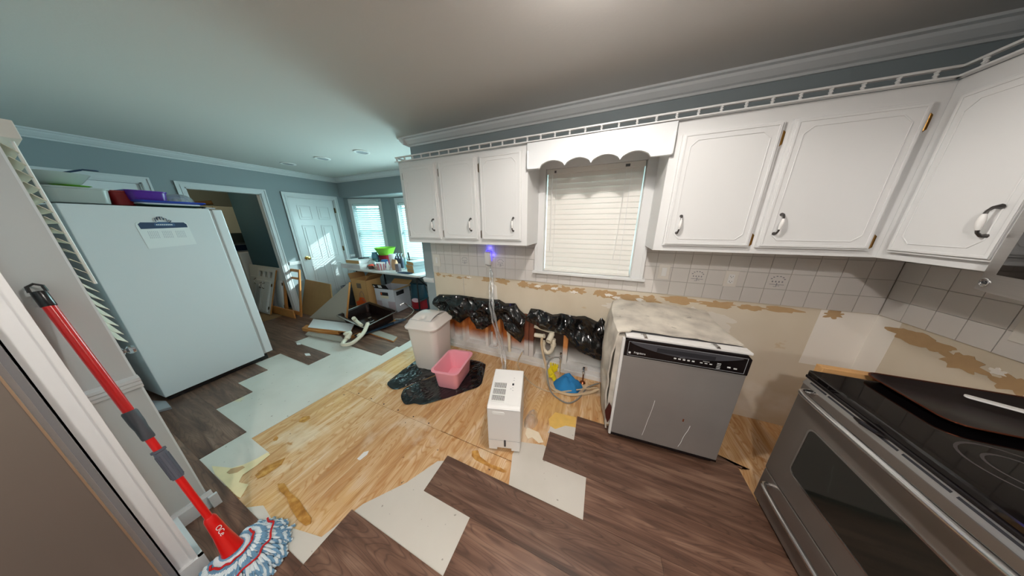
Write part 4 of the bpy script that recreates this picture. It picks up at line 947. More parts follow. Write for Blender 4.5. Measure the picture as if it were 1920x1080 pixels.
# clear plastic bag behind it and clear sleeve from the plug
def crumple(name, cx, cy, rx, ry, h, mt, label, cat, seed=0, n_=22, sharp=9, flat=True):
    def fn(u, v):
        a = u * 2 * math.pi; r = v
        k = 1 + 0.22 * noise.noise(Vector((math.cos(a) * 1.4, math.sin(a) * 1.4, seed)))
        x = r * math.cos(a) * rx * k; y = r * math.sin(a) * ry * k
        z = h * (1 - r ** 2.2) * (0.75 + 0.5 * abs(nz(x * sharp, y * sharp, seed))) + 0.012 * h / 0.08 * nz(x * 30, y * 30, seed) * (1 - r) + 0.002
        return (cx + x, cy + y, max(z, 0.002))
    return single(name, MB().grid(fn, n_ * 2, n_), mt, label, cat, smooth=not flat)
crumple('plastic_bag', -0.385, 1.30, 0.05, 0.09, 0.09, CLEAR, 'crumpled clear plastic bag lying behind the dehumidifier', 'bag', 4)
crumple('cleaning_cloth', -0.175, 1.79, 0.13, 0.115, 0.125, BLUEC, 'bright blue cloth bunched on the plywood by the pipe stubs', 'cloth', 2, flat=False)
q = MB()
def glove(u, v):
    x = -0.385 + 0.075 * u + 0.02 * math.sin(7 * v); y = 1.80 + 0.17 * v; return (x, y, 0.015 + 0.055 * math.sin(math.pi * u) * (0.6 + 0.5 * v) + 0.015 * nz(u * 6, v * 8, 4))
q.grid(glove, 12, 18, 0.006); 
for k in range(4): q.tube(bez([(-0.375 + 0.02 * k, 1.955, 0.03), (-0.378 + 0.022 * k, 1.99 - 0.015 * abs(k - 1), 0.05), (-0.38 + 0.024 * k, 1.975, 0.085)], 4), [0.011] * 4 + [0.01] * 4 + [0.006], 7)
single('rubber_glove', q, YEL, 'crumpled yellow rubber glove beside the blue cloth', 'glove', smooth=True)

# night light plug with sleeve
Np = thing('night_light', 'white plug-in with blue glow on the tiles under the left cabinet', 'night light', (-1.07, BW - 0.0157, 1.165))
obj('housing', MB().loft([(0, -0.018, .062, .034, .012, -0.07), (0, -0.022, .07, .044, .016, -0.06), (0, -0.022, .068, .044, .016, 0.05), (0, -0.018, .062, .034, .012, 0.066)], 5), WPLAST, Np, W=False, smooth=True)
obj('led_strip', MB().box(-0.028, 0.030, -0.004, 0.001, -0.03, 0.071), GLOW, Np, W=False)
obj('nozzle', MB().lathe([(0.012, 0), (0.02, 0.004), (0.022, 0.012)], (0.006, -0.02, -0.082), 12), GREYP, Np, W=False)
lamp('night_glow', 'POINT', (-1.06, BW - 0.03, 1.262), 0.07, (0.12, 0.10, 1.0), 0.01)
lamp('night_glow_side', 'POINT', (-1.018, BW - 0.03, 1.20), 0.04, (0.12, 0.10, 1.0), 0.01)
cen = bez([(-1.055, 1.955, 1.085), (-1.035, 1.935, 0.98), (-1.02, 1.905, 0.86), (-1.005, 1.865, 0.72), (-0.975, 1.84, 0.58), (-0.93, 1.825, 0.42), (-0.87, 1.81, 0.24), (-0.82, 1.75, 0.10), (-0.79, 1.66, 0.02)], 6)
q = MB()
r3 = random.Random(5)
for s_ in range(3):
    off = Vector((0.012 * (s_ - 1), 0.008 * ((s_ * 2) % 3 - 1), 0))
    q.tube([p + off * (0.3 + min(1, i / 10)) + Vector((0.004 * math.sin(i * 0.9 + s_ * 2), 0, 0)) for i, p in enumerate(cen)], [0.005 + 0.006 * min(1, i / 12) * (0.8 + 0.3 * math.sin(i * 1.3 + s_)) for i in range(len(cen))], 8)
single('clear_hose', q, CLEAR, 'twisted clear plastic sleeve hanging from the plug to the floor', 'hose', smooth=True)

# ------------------------------------------------------------------ trash can, tub, floor bag
Tc = thing('trash_can', 'tall beige-white swing-top trash can on black plastic', 'trash can', (-1.635, 1.62, 0.006), rz=R(8))
obj('bin', MB().loft([(0, 0, .275, .295, .05, 0.0), (0, 0, .287, .307, .055, 0.02), (0, 0, .335, .355, .06, 0.49), (0, 0, .33, .35, .06, 0.49), (0, 0, .28, .30, .05, 0.03)], 7), CANP, Tc, W=False, smooth=True)
ld = obj('lid', MB().loft([(0, 0, .345, .365, .065, 0.478), (0, 0, .372, .392, .07, 0.482), (0, 0, .376, .396, .07, 0.497), (0, 0, .362, .382, .07, 0.507), (0, 0, .335, .355, .065, 0.520), (0, 0.0, .325, .345, .06, 0.527), (0, 0, .305, .33, .06, 0.548), (0, 0, .285, .31, .055, 0.562), (0, 0, .25, .29, .05, 0.566)], 7), CANP, Tc, W=False, smooth=True)
def flap(u, v):
    x = -0.115 + 0.23 * u; y = -0.135 + 0.27 * v
    d = math.hypot((u - 0.5), (v - 0.12) * 1.0)
    z = 0.566 + 0.034 * math.sin(math.pi * v) ** 0.7 * (0.8 + 0.2 * math.sin(math.pi * u)) - 0.022 * math.exp(-(d / 0.12) ** 2)
    return (x, y, z)
obj('swing_flap', MB().grid(flap, 24, 24, 0.006), CANP, ld, W=False, smooth=True)
obj('flap_seam', MB().tube([(v_[0] * 1.005, v_[1] * 1.005, v_[2] + 0.0005) for v_ in [flap(t_ / 12, 0) for t_ in range(13)] + [flap(1, t_ / 12) for t_ in range(1, 13)] + [flap(1 - t_ / 12, 1) for t_ in range(1, 13)] + [flap(0, 1 - t_ / 12) for t_ in range(1, 13)]], 0.0022, 5), GREYP, ld, W=False)
obj('flap_hinge', MB().tube([(-0.13, 0, 0.570), (0.13, 0, 0.570)], 0.007, 8), CANP, ld, W=False)
Pk = thing('storage_tub', 'open pink plastic tub on black plastic beside the trash can', 'tub', (-1.245, 1.470, 0.010), rz=R(9))
obj('tub', MB().loft([(0, 0, .20, .29, .03, 0.0), (0, 0, .212, .302, .035, 0.012), (0, 0, .245, .345, .045, 0.185), (0, 0, .275, .38, .05, 0.188), (0, 0, .282, .388, .05, 0.192), (0, 0, .280, .386, .05, 0.199), (0, 0, .242, .342, .045, 0.199), (0, 0, .236, .336, .045, 0.185), (0, 0, .19, .276, .03, 0.016)], 7), PINK, Pk, W=False, smooth=True)
crumple('bottle_cap_wrap', -1.215, 1.44, 0.03, 0.03, 0.03, CLEAR, 'scrap of clear plastic lying in the pink tub', 'wrapper', 8, n_=10).location.z = 0.027
def bagfn(poly_a, poly_b):
    A_ = bez([(p[0], p[1], 0) for p in poly_a], 4); B_ = bez([(p[0], p[1], 0) for p in poly_b], 4)
    def s(Q, t): t *= (len(Q) - 1); i = min(int(t), len(Q) - 2); f = t - i; return Q[i] * (1 - f) + Q[i + 1] * f
    def fn(u, v):
        a, b = s(A_, u), s(B_, u); p = a * (1 - v) + b * v
        z = 0.003 + 0.05 * max(0, 0.5 - 1.4 * abs(nz(p.x * 5, p.y * 5, 2))) + 0.010 * max(0, 0.5 - 1.6 * abs(nz(p.x * 19, p.y * 19, 5)))
        e = min(1, 8 * min(u, 1 - u, v, 1 - v)); near = math.exp(-((p.x + 1.63) ** 2 + (p.y - 1.62) ** 2) / 0.05) + math.exp(-((p.x + 1.24) ** 2 + (p.y - 1.47) ** 2) / 0.05)
        return (p.x, p.y, (0.003 + (z - 0.003) * (0.3 + 0.7 * e)) * (1 - 0.75 * min(1, near)))
    return fn
single('black_plastic_sheet', MB().grid(bagfn([(-1.85, 1.55), (-1.835, 1.28), (-1.815, 1.165), (-1.74, 1.13), (-1.665, 1.135), (-1.60, 1.20)], [(-1.70, 1.82), (-1.58, 1.78), (-1.50, 1.72), (-1.46, 1.66), (-1.42, 1.60), (-1.40, 1.55)]), 40, 26), FILM_S, 'flattened black plastic bag under the white trash can', 'bag')
bgo = single('black_plastic_sheet', MB().grid(bagfn([(-1.60, 1.16), (-1.545, 1.085), (-1.44, 1.035), (-1.37, 1.07), (-1.29, 1.095), (-1.16, 1.22), (-1.06, 1.34), (-0.955, 1.47), (-0.985, 1.60)], [(-1.56, 1.27), (-1.50, 1.35), (-1.44, 1.45), (-1.40, 1.55), (-1.36, 1.66), (-1.28, 1.78), (-1.20, 1.80), (-1.12, 1.80), (-1.06, 1.78)]), 54, 26), FILM_S, 'wide crumpled black plastic bag under the pink tub', 'bag')
bgo.location.z = 0.001

# ------------------------------------------------------------------ black film taped over the wall
def lin(Q, x):
    for i in range(len(Q) - 1):
        if Q[i][0] <= x <= Q[i + 1][0]: f = (x - Q[i][0]) / (Q[i + 1][0] - Q[i][0]); return Q[i][1] * (1 - f) + Q[i + 1][1] * f
    return Q[0][1] if x < Q[0][0] else Q[-1][1]
def film(top_, bot_, x0, x1, seed, label):
    def fn(u, v):
        x = x0 + (x1 - x0) * u; zt, zb = lin(top_, x), lin(bot_, x); z = zt + (zb - zt) * v
        rd = 1 - 2.4 * abs(nz(x * 5 + seed, z * 5, 1)); r4 = 1 - 2.4 * abs(nz(x * 12 + seed, z * 12, 7))
        hang = 0.35 + 0.65 * math.sin(math.pi * min(1, v * 0.9 + 0.1))
        y = BW - 0.018 - hang * (0.045 * max(rd, -0.3) + 0.022 * r4 + 0.012)
        x += 0.02 * nz(z * 9, x * 6, seed + 3) * v
        if v < 0.04: y = min(y + 0.03, BW - 0.010)
        return (x, min(y, BW - 0.016), z)
    o = single('black_plastic_sheet', MB().grid(fn, 84, 22), FILM, label, 'plastic sheet')
    return o
film([(-1.828, 0.643), (-1.774, 0.683), (-1.474, 0.711), (-1.106, 0.712), (-0.966, 0.723), (-0.892, 0.69), (-0.776, 0.706), (-0.733, 0.642), (-0.655, 0.582)], [(-1.834, 0.525), (-1.671, 0.414), (-1.47, 0.364), (-1.354, 0.467), (-1.268, 0.327), (-1.173, 0.337), (-1.021, 0.445), (-0.956, 0.517), (-0.897, 0.39), (-0.702, 0.259), (-0.661, 0.494)], -1.828, -0.655, 0, 'glossy black plastic sheeting on the wall above the trash can')
film([(-0.646, 0.584), (-0.609, 0.674), (-0.515, 0.675), (-0.386, 0.641), (-0.3, 0.668), (-0.192, 0.659), (-0.079, 0.678), (0.03, 0.634), (0.055, 0.687), (0.146, 0.591)], [(-0.634, 0.528), (-0.551, 0.5), (-0.509, 0.479), (-0.456, 0.468), (-0.352, 0.467), (-0.25, 0.445), (-0.184, 0.375), (-0.094, 0.304), (0.027, 0.263), (0.135, 0.262)], -0.646, 0.125, 11, 'glossy black plastic sheeting on the wall left of the dishwasher')

# pipes in the wall
Dp = thing('drain_pipe', 'cream plastic sink drain with open end and trap under the black sheeting', 'pipe', (-0.42, 1.94, 0.3))
obj('horizontal_run', MB().tube([(-0.56, 1.96, 0.385), (-0.48, 1.955, 0.39), (-0.455, 1.95, 0.40)], 0.022, 14).tube([(-0.575, 2.0, 0.465), (-0.36, 1.985, 0.44)], 0.02, 12), PVC, Dp, smooth=True)
q = MB(); a_ = Vector((-0.385, 1.98, 0.42)); b_ = Vector((-0.40, 1.895, 0.375)); d_ = (b_ - a_)
q.lathe([(0.029, 0), (0.029, d_.length), (0.023, d_.length), (0.023, 0.02)], a_, 18, d_); obj('open_stub', q, PVC, Dp, smooth=True)
obj('trap', MB().tube(bez([(-0.36, 1.96, 0.38), (-0.362, 1.955, 0.31), (-0.375, 1.95, 0.25), (-0.41, 1.945, 0.218), (-0.448, 1.945, 0.24), (-0.465, 1.95, 0.29), (-0.468, 1.95, 0.34)], 5), 0.021, 12), PVC, Dp, smooth=True)
for p_, ax in (((-0.362, 1.955, 0.318), (0, 0, 1)), ((-0.467, 1.95, 0.31), (0, 0, 1))): obj('slip_nut', MB().lathe([(0.029, -0.014), (0.029, 0.014)], p_, 8, ax), PVC, Dp)
Vp = thing('vent_pipe', 'cream elbow pipe rising from the wall plate left of the drain', 'pipe', (-0.85, 2.0, 0.1))
obj('pipe', MB().tube([(-0.862, 1.99, 0.10), (-0.866, 1.985, 0.33)], 0.019, 12), PVC, Vp, smooth=True)
obj('elbow', MB().tube(bez([(-0.866, 1.985, 0.32), (-0.86, 1.975, 0.365), (-0.83, 1.965, 0.375)], 5), 0.023, 12), PVC, Vp, smooth=True)
def valve(name, label, x, y, h, esc):
    t = thing(name, label, 'valve', (x, y, 0.0))
    obj('stub_pipe', MB().tube([(0, 0, 0.0), (0, 0, h)], 0.0065, 8), COPPER if esc else HOSE_B, t, W=False, smooth=True)
    obj('valve_body', MB().tube([(0, 0, h - 0.01), (0, 0, h + 0.035)], 0.010, 10).tube([(0, -0.001, h + 0.012), (0.0, -0.03, h + 0.02)], 0.007, 8), GREYP, t, W=False, smooth=True)
    obj('knob', MB().lathe([(0.014, 0), (0.016, 0.004), (0.014, 0.009)], (0.0, -0.03, h + 0.02), 8, (0, -1, 0.2)).tube([(-0.0, 0, h + 0.035), (0.0, 0, h + 0.055)], 0.012, 8), STEEL_B, t, W=False)
    if esc: obj('escutcheon', MB().lathe([(0.028, 0.0), (0.024, 0.008), (0.008, 0.018)], (0, 0, 0.0), 16), COPPER, t, W=False, smooth=True)
    return t
valve('shutoff_valve', 'taller shut-off valve behind the blue cloth', -0.275, 1.93, 0.20, False)
valve('shutoff_valve', 'short shut-off valve with copper collar right of the blue cloth', -0.045, 1.90, 0.115, True)
def hose(label, pts, r, mt): return single('hose', MB().tube(bez(pts, 7), r, 8), mt, label, 'hose', smooth=True)
hose('thick beige drain hose running from the wall pipe to the dishwasher', [(-0.475, 1.925, 0.385), (-0.470, 1.905, 0.31), (-0.44, 1.87, 0.23), (-0.40, 1.83, 0.14), (-0.37, 1.78, 0.06), (-0.34, 1.72, 0.022), (-0.25, 1.675, 0.014), (-0.12, 1.68, 0.014), (0.02, 1.76, 0.014), (0.10, 1.80, 0.05)], 0.013, HOSE_B)
hose('grey braided water hose looping on the plywood', [(-0.285, 1.90, 0.222), (-0.34, 1.875, 0.22), (-0.385, 1.84, 0.17), (-0.375, 1.78, 0.08), (-0.31, 1.66, 0.015), (-0.235, 1.60, 0.010), (-0.14, 1.575, 0.010), (-0.06, 1.66, 0.010), (0.0, 1.82, 0.012), (0.06, 1.87, 0.03), (0.10, 1.87, 0.06)], 0.0065, HOSE_G)
hose('thin cream cable running from the wall round the dehumidifier', [(-0.70, 1.97, 0.14), (-0.735, 1.94, 0.05), (-0.72, 1.89, 0.008), (-0.64, 1.80, 0.008), (-0.52, 1.70, 0.008), (-0.40, 1.655, 0.008), (-0.28, 1.655, 0.008), (-0.15, 1.70, 0.030), (0.02, 1.80, 0.033), (0.09, 1.83, 0.04)], 0.006, HOSE_B)

# ------------------------------------------------------------------ white refrigerator
Fr = thing('refrigerator', 'white refrigerator seen from its side with a calendar on it', 'refrigerator', (-3.41, 0.262, 0.009), rz=R(0))
fx, fyn, fyf = -3.41, 0.262, 0.905
q = MB()
# plan: near-right corner (-3.41,.262), far-right (-3.52,.90): turn the box by that angle
Fr.rotation_euler = (0, 0, R(6.2))
obj('body', MB().box(-0.70, 0.0, 0.0, 0.655, 0.045, 1.643), FRIDGE, Fr, W=False, bev=0.004)
obj('door', MB().box(-0.70, 0.0, 0.670, 0.735, 0.07, 1.638), FRIDGE, Fr, W=False, bev=0.008)
obj('door_gasket', MB().box(-0.69, -0.006, 0.655, 0.670, 0.07, 1.63), GASKET, Fr, W=False)
obj('top_hinge', MB().box(-0.07, -0.01, 0.64, 0.70, 1.643, 1.655), GREYP, Fr, W=False)
obj('base_grille', MB().box(-0.69, -0.01, 0.62, 0.68, 0.0, 0.055).box(-0.69, -0.012, 0.02, 0.62, 0.006, 0.045), BLACK, Fr, W=False)
def side(y0_, y1_, z0_, z1_, d0=0.0, d1=0.001): return MB().box(d0, d1, y0_, y1_, z0_ - 0.009, z1_ - 0.009)
Cal = thing('calendar', 'magnet calendar with blue header and hand logo on the refrigerator side', 'calendar', (-3.41, 0.262, 0.009), rz=R(6.2))
Cal.location = Fr.location
q = MB().prism([(0.247, 1.49), (0.252, 1.515), (0.265, 1.523), (0.485, 1.523), (0.497, 1.506), (0.503, 1.33), (0.256, 1.312)], 0.0005, 0.002, 'x')
obj('page', q, PAPER, Cal, W=False)
hd = obj('header', MB().prism([(0.262, 1.468), (0.258, 1.505), (0.272, 1.520), (0.48, 1.520), (0.491, 1.503), (0.491, 1.478)], 0.002, 0.0026, 'x'), DBLUE, Cal, W=False)
q = MB()
q.tube([(0.004, y_, z_) for y_, z_ in [(0.345, 1.525), (0.343, 1.552), (0.352, 1.556), (0.356, 1.535), (0.357, 1.563), (0.366, 1.566), (0.369, 1.538), (0.372, 1.566), (0.381, 1.565), (0.383, 1.538), (0.388, 1.556), (0.397, 1.552), (0.398, 1.528), (0.411, 1.540), (0.419, 1.534), (0.405, 1.515)]], 0.0022, 5)
obj('hand_logo', q, DBLUE, Cal, W=False)
obj('name_band', MB().prism(rrect(0.33, 0.43, 1.490, 1.512, 0.006), 0.0026, 0.0034, 'x').prism(rrect(0.35, 0.41, 1.512, 1.524, 0.004), 0.002, 0.0030, 'x'), mat('header_blue', (66, 96, 134), 0.5), Cal, W=False)
q = MB()
for k_ in range(9): q.box(0.0034, 0.0037, 0.339 + 0.009 * k_, 0.345 + 0.009 * k_, 1.4965, 1.5055)
obj('faint_letters', q, PAPER, Cal, W=False, kind='stuff')
q = MB()
for mth in range(3):
    y0_ = 0.285 + 0.066 * mth
    for rr in range(6):
        for cc in range(6): q.box(0.002, 0.0023, y0_ + cc * 0.0085, y0_ + cc * 0.0085 + 0.004, 1.445 - rr * 0.010, 1.449 - rr * 0.010)
obj('printed_dates', q, INKG, Cal, W=False)

def frw(x, y, z): # point on the refrigerator top, in world
    return tuple(Matrix.Translation(Fr.location) @ Matrix.Rotation(R(6.2), 4, 'Z') @ Vector((x, y, z)))
ZT = 1.6525
def tubbox(name, label, cat, x, y, z, w_, d_, h, mt, rim=0.006, taper=0.9, parts=None):
    t = thing(name, label, cat, frw(x, y, z), rz=R(6.2))
    obj('container', MB().loft([(0, 0, w_ * taper, d_ * taper, .03, 0.0), (0, 0, w_ * 0.98, d_ * 0.98, .035, h - 0.012), (0, 0, w_ + rim, d_ + rim, .035, h - 0.010), (0, 0, w_ + rim, d_ + rim, .035, h), (0, 0, w_ * 0.97, d_ * 0.97, .03, h), (0, 0, w_ * taper * 0.96, d_ * taper * 0.96, .03, 0.006)], 5), mt, t, W=False, smooth=True)
    return t
tubbox('food_container', 'large frosted plastic container at the near end of the refrigerator top', 'container', -0.17, 0.105, ZT, 0.30, 0.23, 0.105, FROST)
t = thing('mixing_bowl', 'frosted bowl stacked on the large container on the refrigerator', 'bowl', frw(-0.17, 0.06, ZT + 0.106))
obj('bowl', MB().lathe([(0.06, 0.0), (0.10, 0.03), (0.14, 0.085), (0.145, 0.09), (0.137, 0.088), (0.095, 0.03), (0.05, 0.006)], (0, 0, 0), 24), FROST, t, W=False, smooth=True)
obj('green_base', MB().lathe([(0.05, 0.001), (0.075, 0.012), (0.001, 0.014)], (0.06, 0.05, 0.0), 16), GRN, t, W=False)
single('spatula', MB().tube([(0, 0, 0), (0.02, 0.07, 0.03)], 0.006, 8).prism(rrect(0.0, 0.04, 0.07, 0.13, 0.012), 0.03, 0.036), DBLUE, 'dark blue handled spatula lying across the frosted bowl', 'utensil', loc=frw(-0.12, 0.10, ZT + 0.198), bev=0.001)
tubbox('storage_box', 'red plastic box behind the frosted container on the refrigerator', 'box', -0.22, 0.285, ZT, 0.26, 0.115, 0.105, mat('red_tub', (150, 12, 20), 0.4))
single('baking_sheet', MB().loft([(0, 0, .40, .33, .03, 0), (0, 0, .42, .36, .03, .010), (0, 0, .415, .355, .03, .010), (0, 0, .40, .33, .03, .004)], 5), mat('dark_green_enamel', (20, 52, 44), 0.4), 'dark green tray under the white and blue lids on the refrigerator', 'tray', loc=frw(-0.235, 0.49, ZT), rz=R(6.2), smooth=True)
single('container_lid', MB().loft([(0, 0, .38, .30, .03, 0), (0, 0, .39, .32, .03, .006), (0, 0, .38, .31, .03, .012)], 5), PAPER, 'flat white lid under the blue lid on the refrigerator', 'lid', loc=frw(-0.215, 0.47, ZT + 0.0108), rz=R(6.2), smooth=True)
single('container_lid', MB().loft([(0, 0, .36, .32, .03, 0), (0, 0, .40, .36, .03, .010), (0, 0, .39, .35, .03, .018)], 5), BLUEP, 'blue plastic lid on top of the white lid on the refrigerator', 'lid', loc=frw(-0.20, 0.48, ZT + 0.0235), rz=R(6.2), smooth=True)
tubbox('food_container', 'purple plastic container on the blue lid on the refrigerator', 'container', -0.16, 0.385, ZT + 0.042, 0.22, 0.19, 0.075, PURP)
t = thing('cake_dome', 'clear domed lid at the door end of the refrigerator top', 'lid', frw(-0.20, 0.57, ZT + 0.042))
obj('dome', MB().lathe([(0.085, 0), (0.088, 0.004), (0.075, 0.045), (0.05, 0.068), (0.001, 0.078)], (0, 0, 0), 22), CLEAR, t, W=False, smooth=True)
obj('rim', MB().lathe([(0.09, -0.0005), (0.092, 0.006), (0.085, 0.007)], (0, 0, 0), 22), CLEAR, t, W=False, smooth=True)

# ------------------------------------------------------------------ laundry room
t = thing('laundry_cabinet', 'cream two-door cabinet on the laundry room wall', 'cabinet', (-6.65, 1.6, 1.363))
obj('carcass', MB().box(-6.99, -6.32, 1.25, 2.45, 1.363, 1.825), CREAMCAB, t)
for (a, b) in ((1.26, 1.695), (1.703, 2.14)): 
    d = obj('door', MB().box(-6.319, -6.30, a, b, 1.368, 1.82), CREAMCAB, t, bev=0.003)
obj('handle', MB().box(-6.30, -6.285, 1.675, 1.69, 1.40, 1.50).box(-6.30, -6.285, 1.705, 1.715, 1.40, 1.50), WPLAST, t)
t = thing('washing_machine', 'white washing machine with dark control panel beyond the doorway', 'washer', (-6.3, 1.6, 0))
obj('body', MB().box(-6.95, -6.35, 1.82, 2.45, 0.01, 1.01), WHITE_B, t, bev=0.02)
obj('control_panel', MB().prism([(-6.95, 1.01), (-6.60, 1.01), (-6.66, 1.14), (-6.95, 1.16)], 1.83, 2.44, 'y'), WHITE_B, t, bev=0.01)
obj('panel_face', MB().prism([(-6.603, 1.025), (-6.595, 1.025), (-6.65, 1.13), (-6.658, 1.13)], 1.86, 2.42, 'y'), DBLUE, t)
single('laundry_hamper', MB().loft([(-5.85, 1.42, .32, .24, .03, 0.01), (-5.85, 1.42, .36, .28, .03, 0.84), (-5.85, 1.42, .38, .30, .03, 0.86), (-5.85, 1.42, .35, .27, .03, 0.86), (-5.85, 1.42, .30, .22, .03, 0.03)], 5), BIN_G, 'dark slate bin standing beyond the doorway beside the washer', 'bin', smooth=True)
single('shelf_clutter', MB().tube(bez([(-6.9, 1.0, 1.87), (-6.8, 1.3, 1.90), (-6.7, 1.5, 1.86), (-6.6, 1.8, 1.90)], 4), 0.035, 8), mat('wicker', (110, 84, 50), 0.9, var=0.4, vscale=30), 'brown woven runner on top of the laundry cabinet', 'runner')

# ------------------------------------------------------------------ door with blind behind the stub wall
Bd = thing('glazed_door', 'door with lowered white mini blind and round knob behind the mop', 'door', (-2.4, 0.12, 0))
obj('slab', MB().box(-2.80, -1.99, 0.106, 0.118, 0.012, 2.02), WHITE_B, Bd)
obj('knob', MB().lathe([(0.02, 0), (0.02, 0.004), (0.009, 0.008), (0.009, 0.012), (0.019, 0.018), (0.021, 0.026), (0.017, 0.034), (0.001, 0.037)], (-2.05, 0.118, 0.93), 18, (0, 1, 0)), CHROME, Bd, smooth=True)
Bl = thing('window_blind', 'white slatted blind hanging on the door edge above the round knob', 'blind', (-2.4, 0.13, 1.8))
obj('valance', MB().box(-2.70, -1.995, 0.119, 0.160, 1.805, 1.865), SLAT, Bl, bev=0.002)
obj('wand', MB().tube([(-2.03, 0.143, 1.80), (-2.03, 0.146, 1.26)], 0.0045, 6), WPLAST, Bl, smooth=True)
sl0 = None
for i in range(20):
    if sl0 is None:
        sl0 = obj('slat', MB().add([(-0.35, -0.009, 0.013), (0.35, -0.009, 0.013), (0.35, 0.011, -0.012), (-0.35, 0.011, -0.012), (-0.35, -0.009, 0.0155), (0.35, -0.009, 0.0155), (0.35, 0.011, -0.0095), (-0.35, 0.011, -0.0095)], [(0, 3, 2, 1), (4, 5, 6, 7), (0, 1, 5, 4), (1, 2, 6, 5), (2, 3, 7, 6), (3, 0, 4, 7)]), mat('slat_cream', (220, 210, 190), 0.5), Bl, W=False); c = sl0
    else: c = sl0.copy(); COL.objects.link(c)
    c.location = (0.05, 0.001, -0.03 - 0.041 * i)
single('floor_vent_strip', MB().prism([(-3.30, 0.16), (-3.24, 0.25), (-3.40, 0.255), (-3.55, 0.20)], 0.009, 0.03), GREYP, 'grey metal strip on the floor behind the refrigerator corner', 'strip')

# ------------------------------------------------------------------ stainless refrigerator at the left
Sf = thing('steel_refrigerator', 'brown-toned stainless refrigerator edge at the lower left', 'refrigerator', (-1.85, -0.5, 0.0))
obj('body', MB().box(-2.2, -1.505, -0.95, -0.054, 0.01, 1.80), GREYP, Sf)
obj('door_gasket', MB().box(-1.505, -1.494, -0.94, -0.066, 0.03, 1.78), GASKET, Sf)
obj('door', MB().box(-1.494, -1.46, -0.95, -0.074, 0.03, 1.79), STEEL_D, Sf, bev=0.004)
obj('door_edge_trim', MB().box(-1.464, -1.458, -0.0775, -0.0735, 0.03, 1.79), mat('edge_trim', (176, 150, 126), 0.4, 0.6), Sf)

# ------------------------------------------------------------------ mop
Tm, Bm = Vector((-1.832, 0.033, 1.279)), Vector((-1.40, 0.069, 0.10)); ax = Bm - Tm; Lm = ax.length
Mp = thing('mop', 'red-handled string mop with blue and white yarn leaning on the grey wall', 'mop', (-1.40, 0.07, 0.008))
def seg(t0, t1, r0, r1, n_=14, extra=None): 
    return MB().lathe([(r0, t0 * Lm), (r1, t1 * Lm)] if extra is None else extra, Tm, n_, ax)
obj('handle', seg(0.04, 0.42, .0125, .0125, 16), RED, Mp, smooth=True)
obj('lower_handle', seg(0.48, 0.87, .0105, .0105, 16), RED, Mp, smooth=True)
q = MB().lathe([(.0138, 0.0 * Lm), (.0145, 0.006), (.0145, 0.055), (.0135, 0.057)], Tm, 18, ax)
q.tube([Tm + Vector((0, -0.013, 0)), Tm + Vector((-0.006, -0.012, 0.02)), Tm + Vector((-0.010, 0, 0.028)), Tm + Vector((-0.006, 0.012, 0.02)), Tm + Vector((0, 0.013, 0))], 0.004, 6)
obj('hanging_cap', q, BLACK, Mp, smooth=True)
obj('twist_lock', MB().lathe([(.0155, 0.405 * Lm), (.0175, 0.41 * Lm), (.0170, 0.45 * Lm), (.0150, 0.47 * Lm), (.0155, 0.505 * Lm), (.014, 0.51 * Lm)], Tm, 20, ax), DGREY, Mp, smooth=True)
q = MB(); pr_ = [(.018, 0.555 * Lm), (.018, 0.562 * Lm), (.0145, 0.564 * Lm)] + [(.0150 + 0.0006 * (i % 2), (0.57 + 0.012 * i) * Lm) for i in range(8)] + [(.0145, 0.67 * Lm)]
q.lathe(pr_, Tm, 20, ax)
for i in range(12):
    a = 2 * math.pi * i / 12; qq = ax.to_track_quat('Z', 'Y').to_matrix(); o1 = Tm + qq @ Vector((0.0155 * math.cos(a), 0.0155 * math.sin(a), 0.575 * Lm)); q.tube([o1, o1 + ax.normalized() * 0.09 * Lm], 0.0012, 4)
obj('grip', q, mat('grip_grey', (82, 84, 96), 0.6), Mp, smooth=True)
sk_ = obj('socket', MB().lathe([(.0135, 0.845 * Lm), (.018, 0.855 * Lm), (.019, 0.87 * Lm), (.022, 0.92 * Lm), (.030, 0.985 * Lm), (.034, 1.0 * Lm), (.02, 1.0 * Lm)], Tm, 24, ax), RED, Mp, smooth=True)
qq = ax.to_track_quat('Z', 'Y')
# lettering on the side of the socket that faces the room
tv = Vector((0.95, 0.1, 0.30)); tv = (tv - ax.normalized() * tv.dot(ax.normalized())).normalized(); xd = ax.normalized(); yd = tv.cross(xd); mt3 = Matrix((xd, yd, tv)).transposed()
mt3 = Matrix((xd, tv.cross(xd), tv)).transposed(); text('lettering', 'OCe', 0.024, PAPER, Mp, Tm + ax * 0.905 + tv * 0.0228, mt3.to_euler())
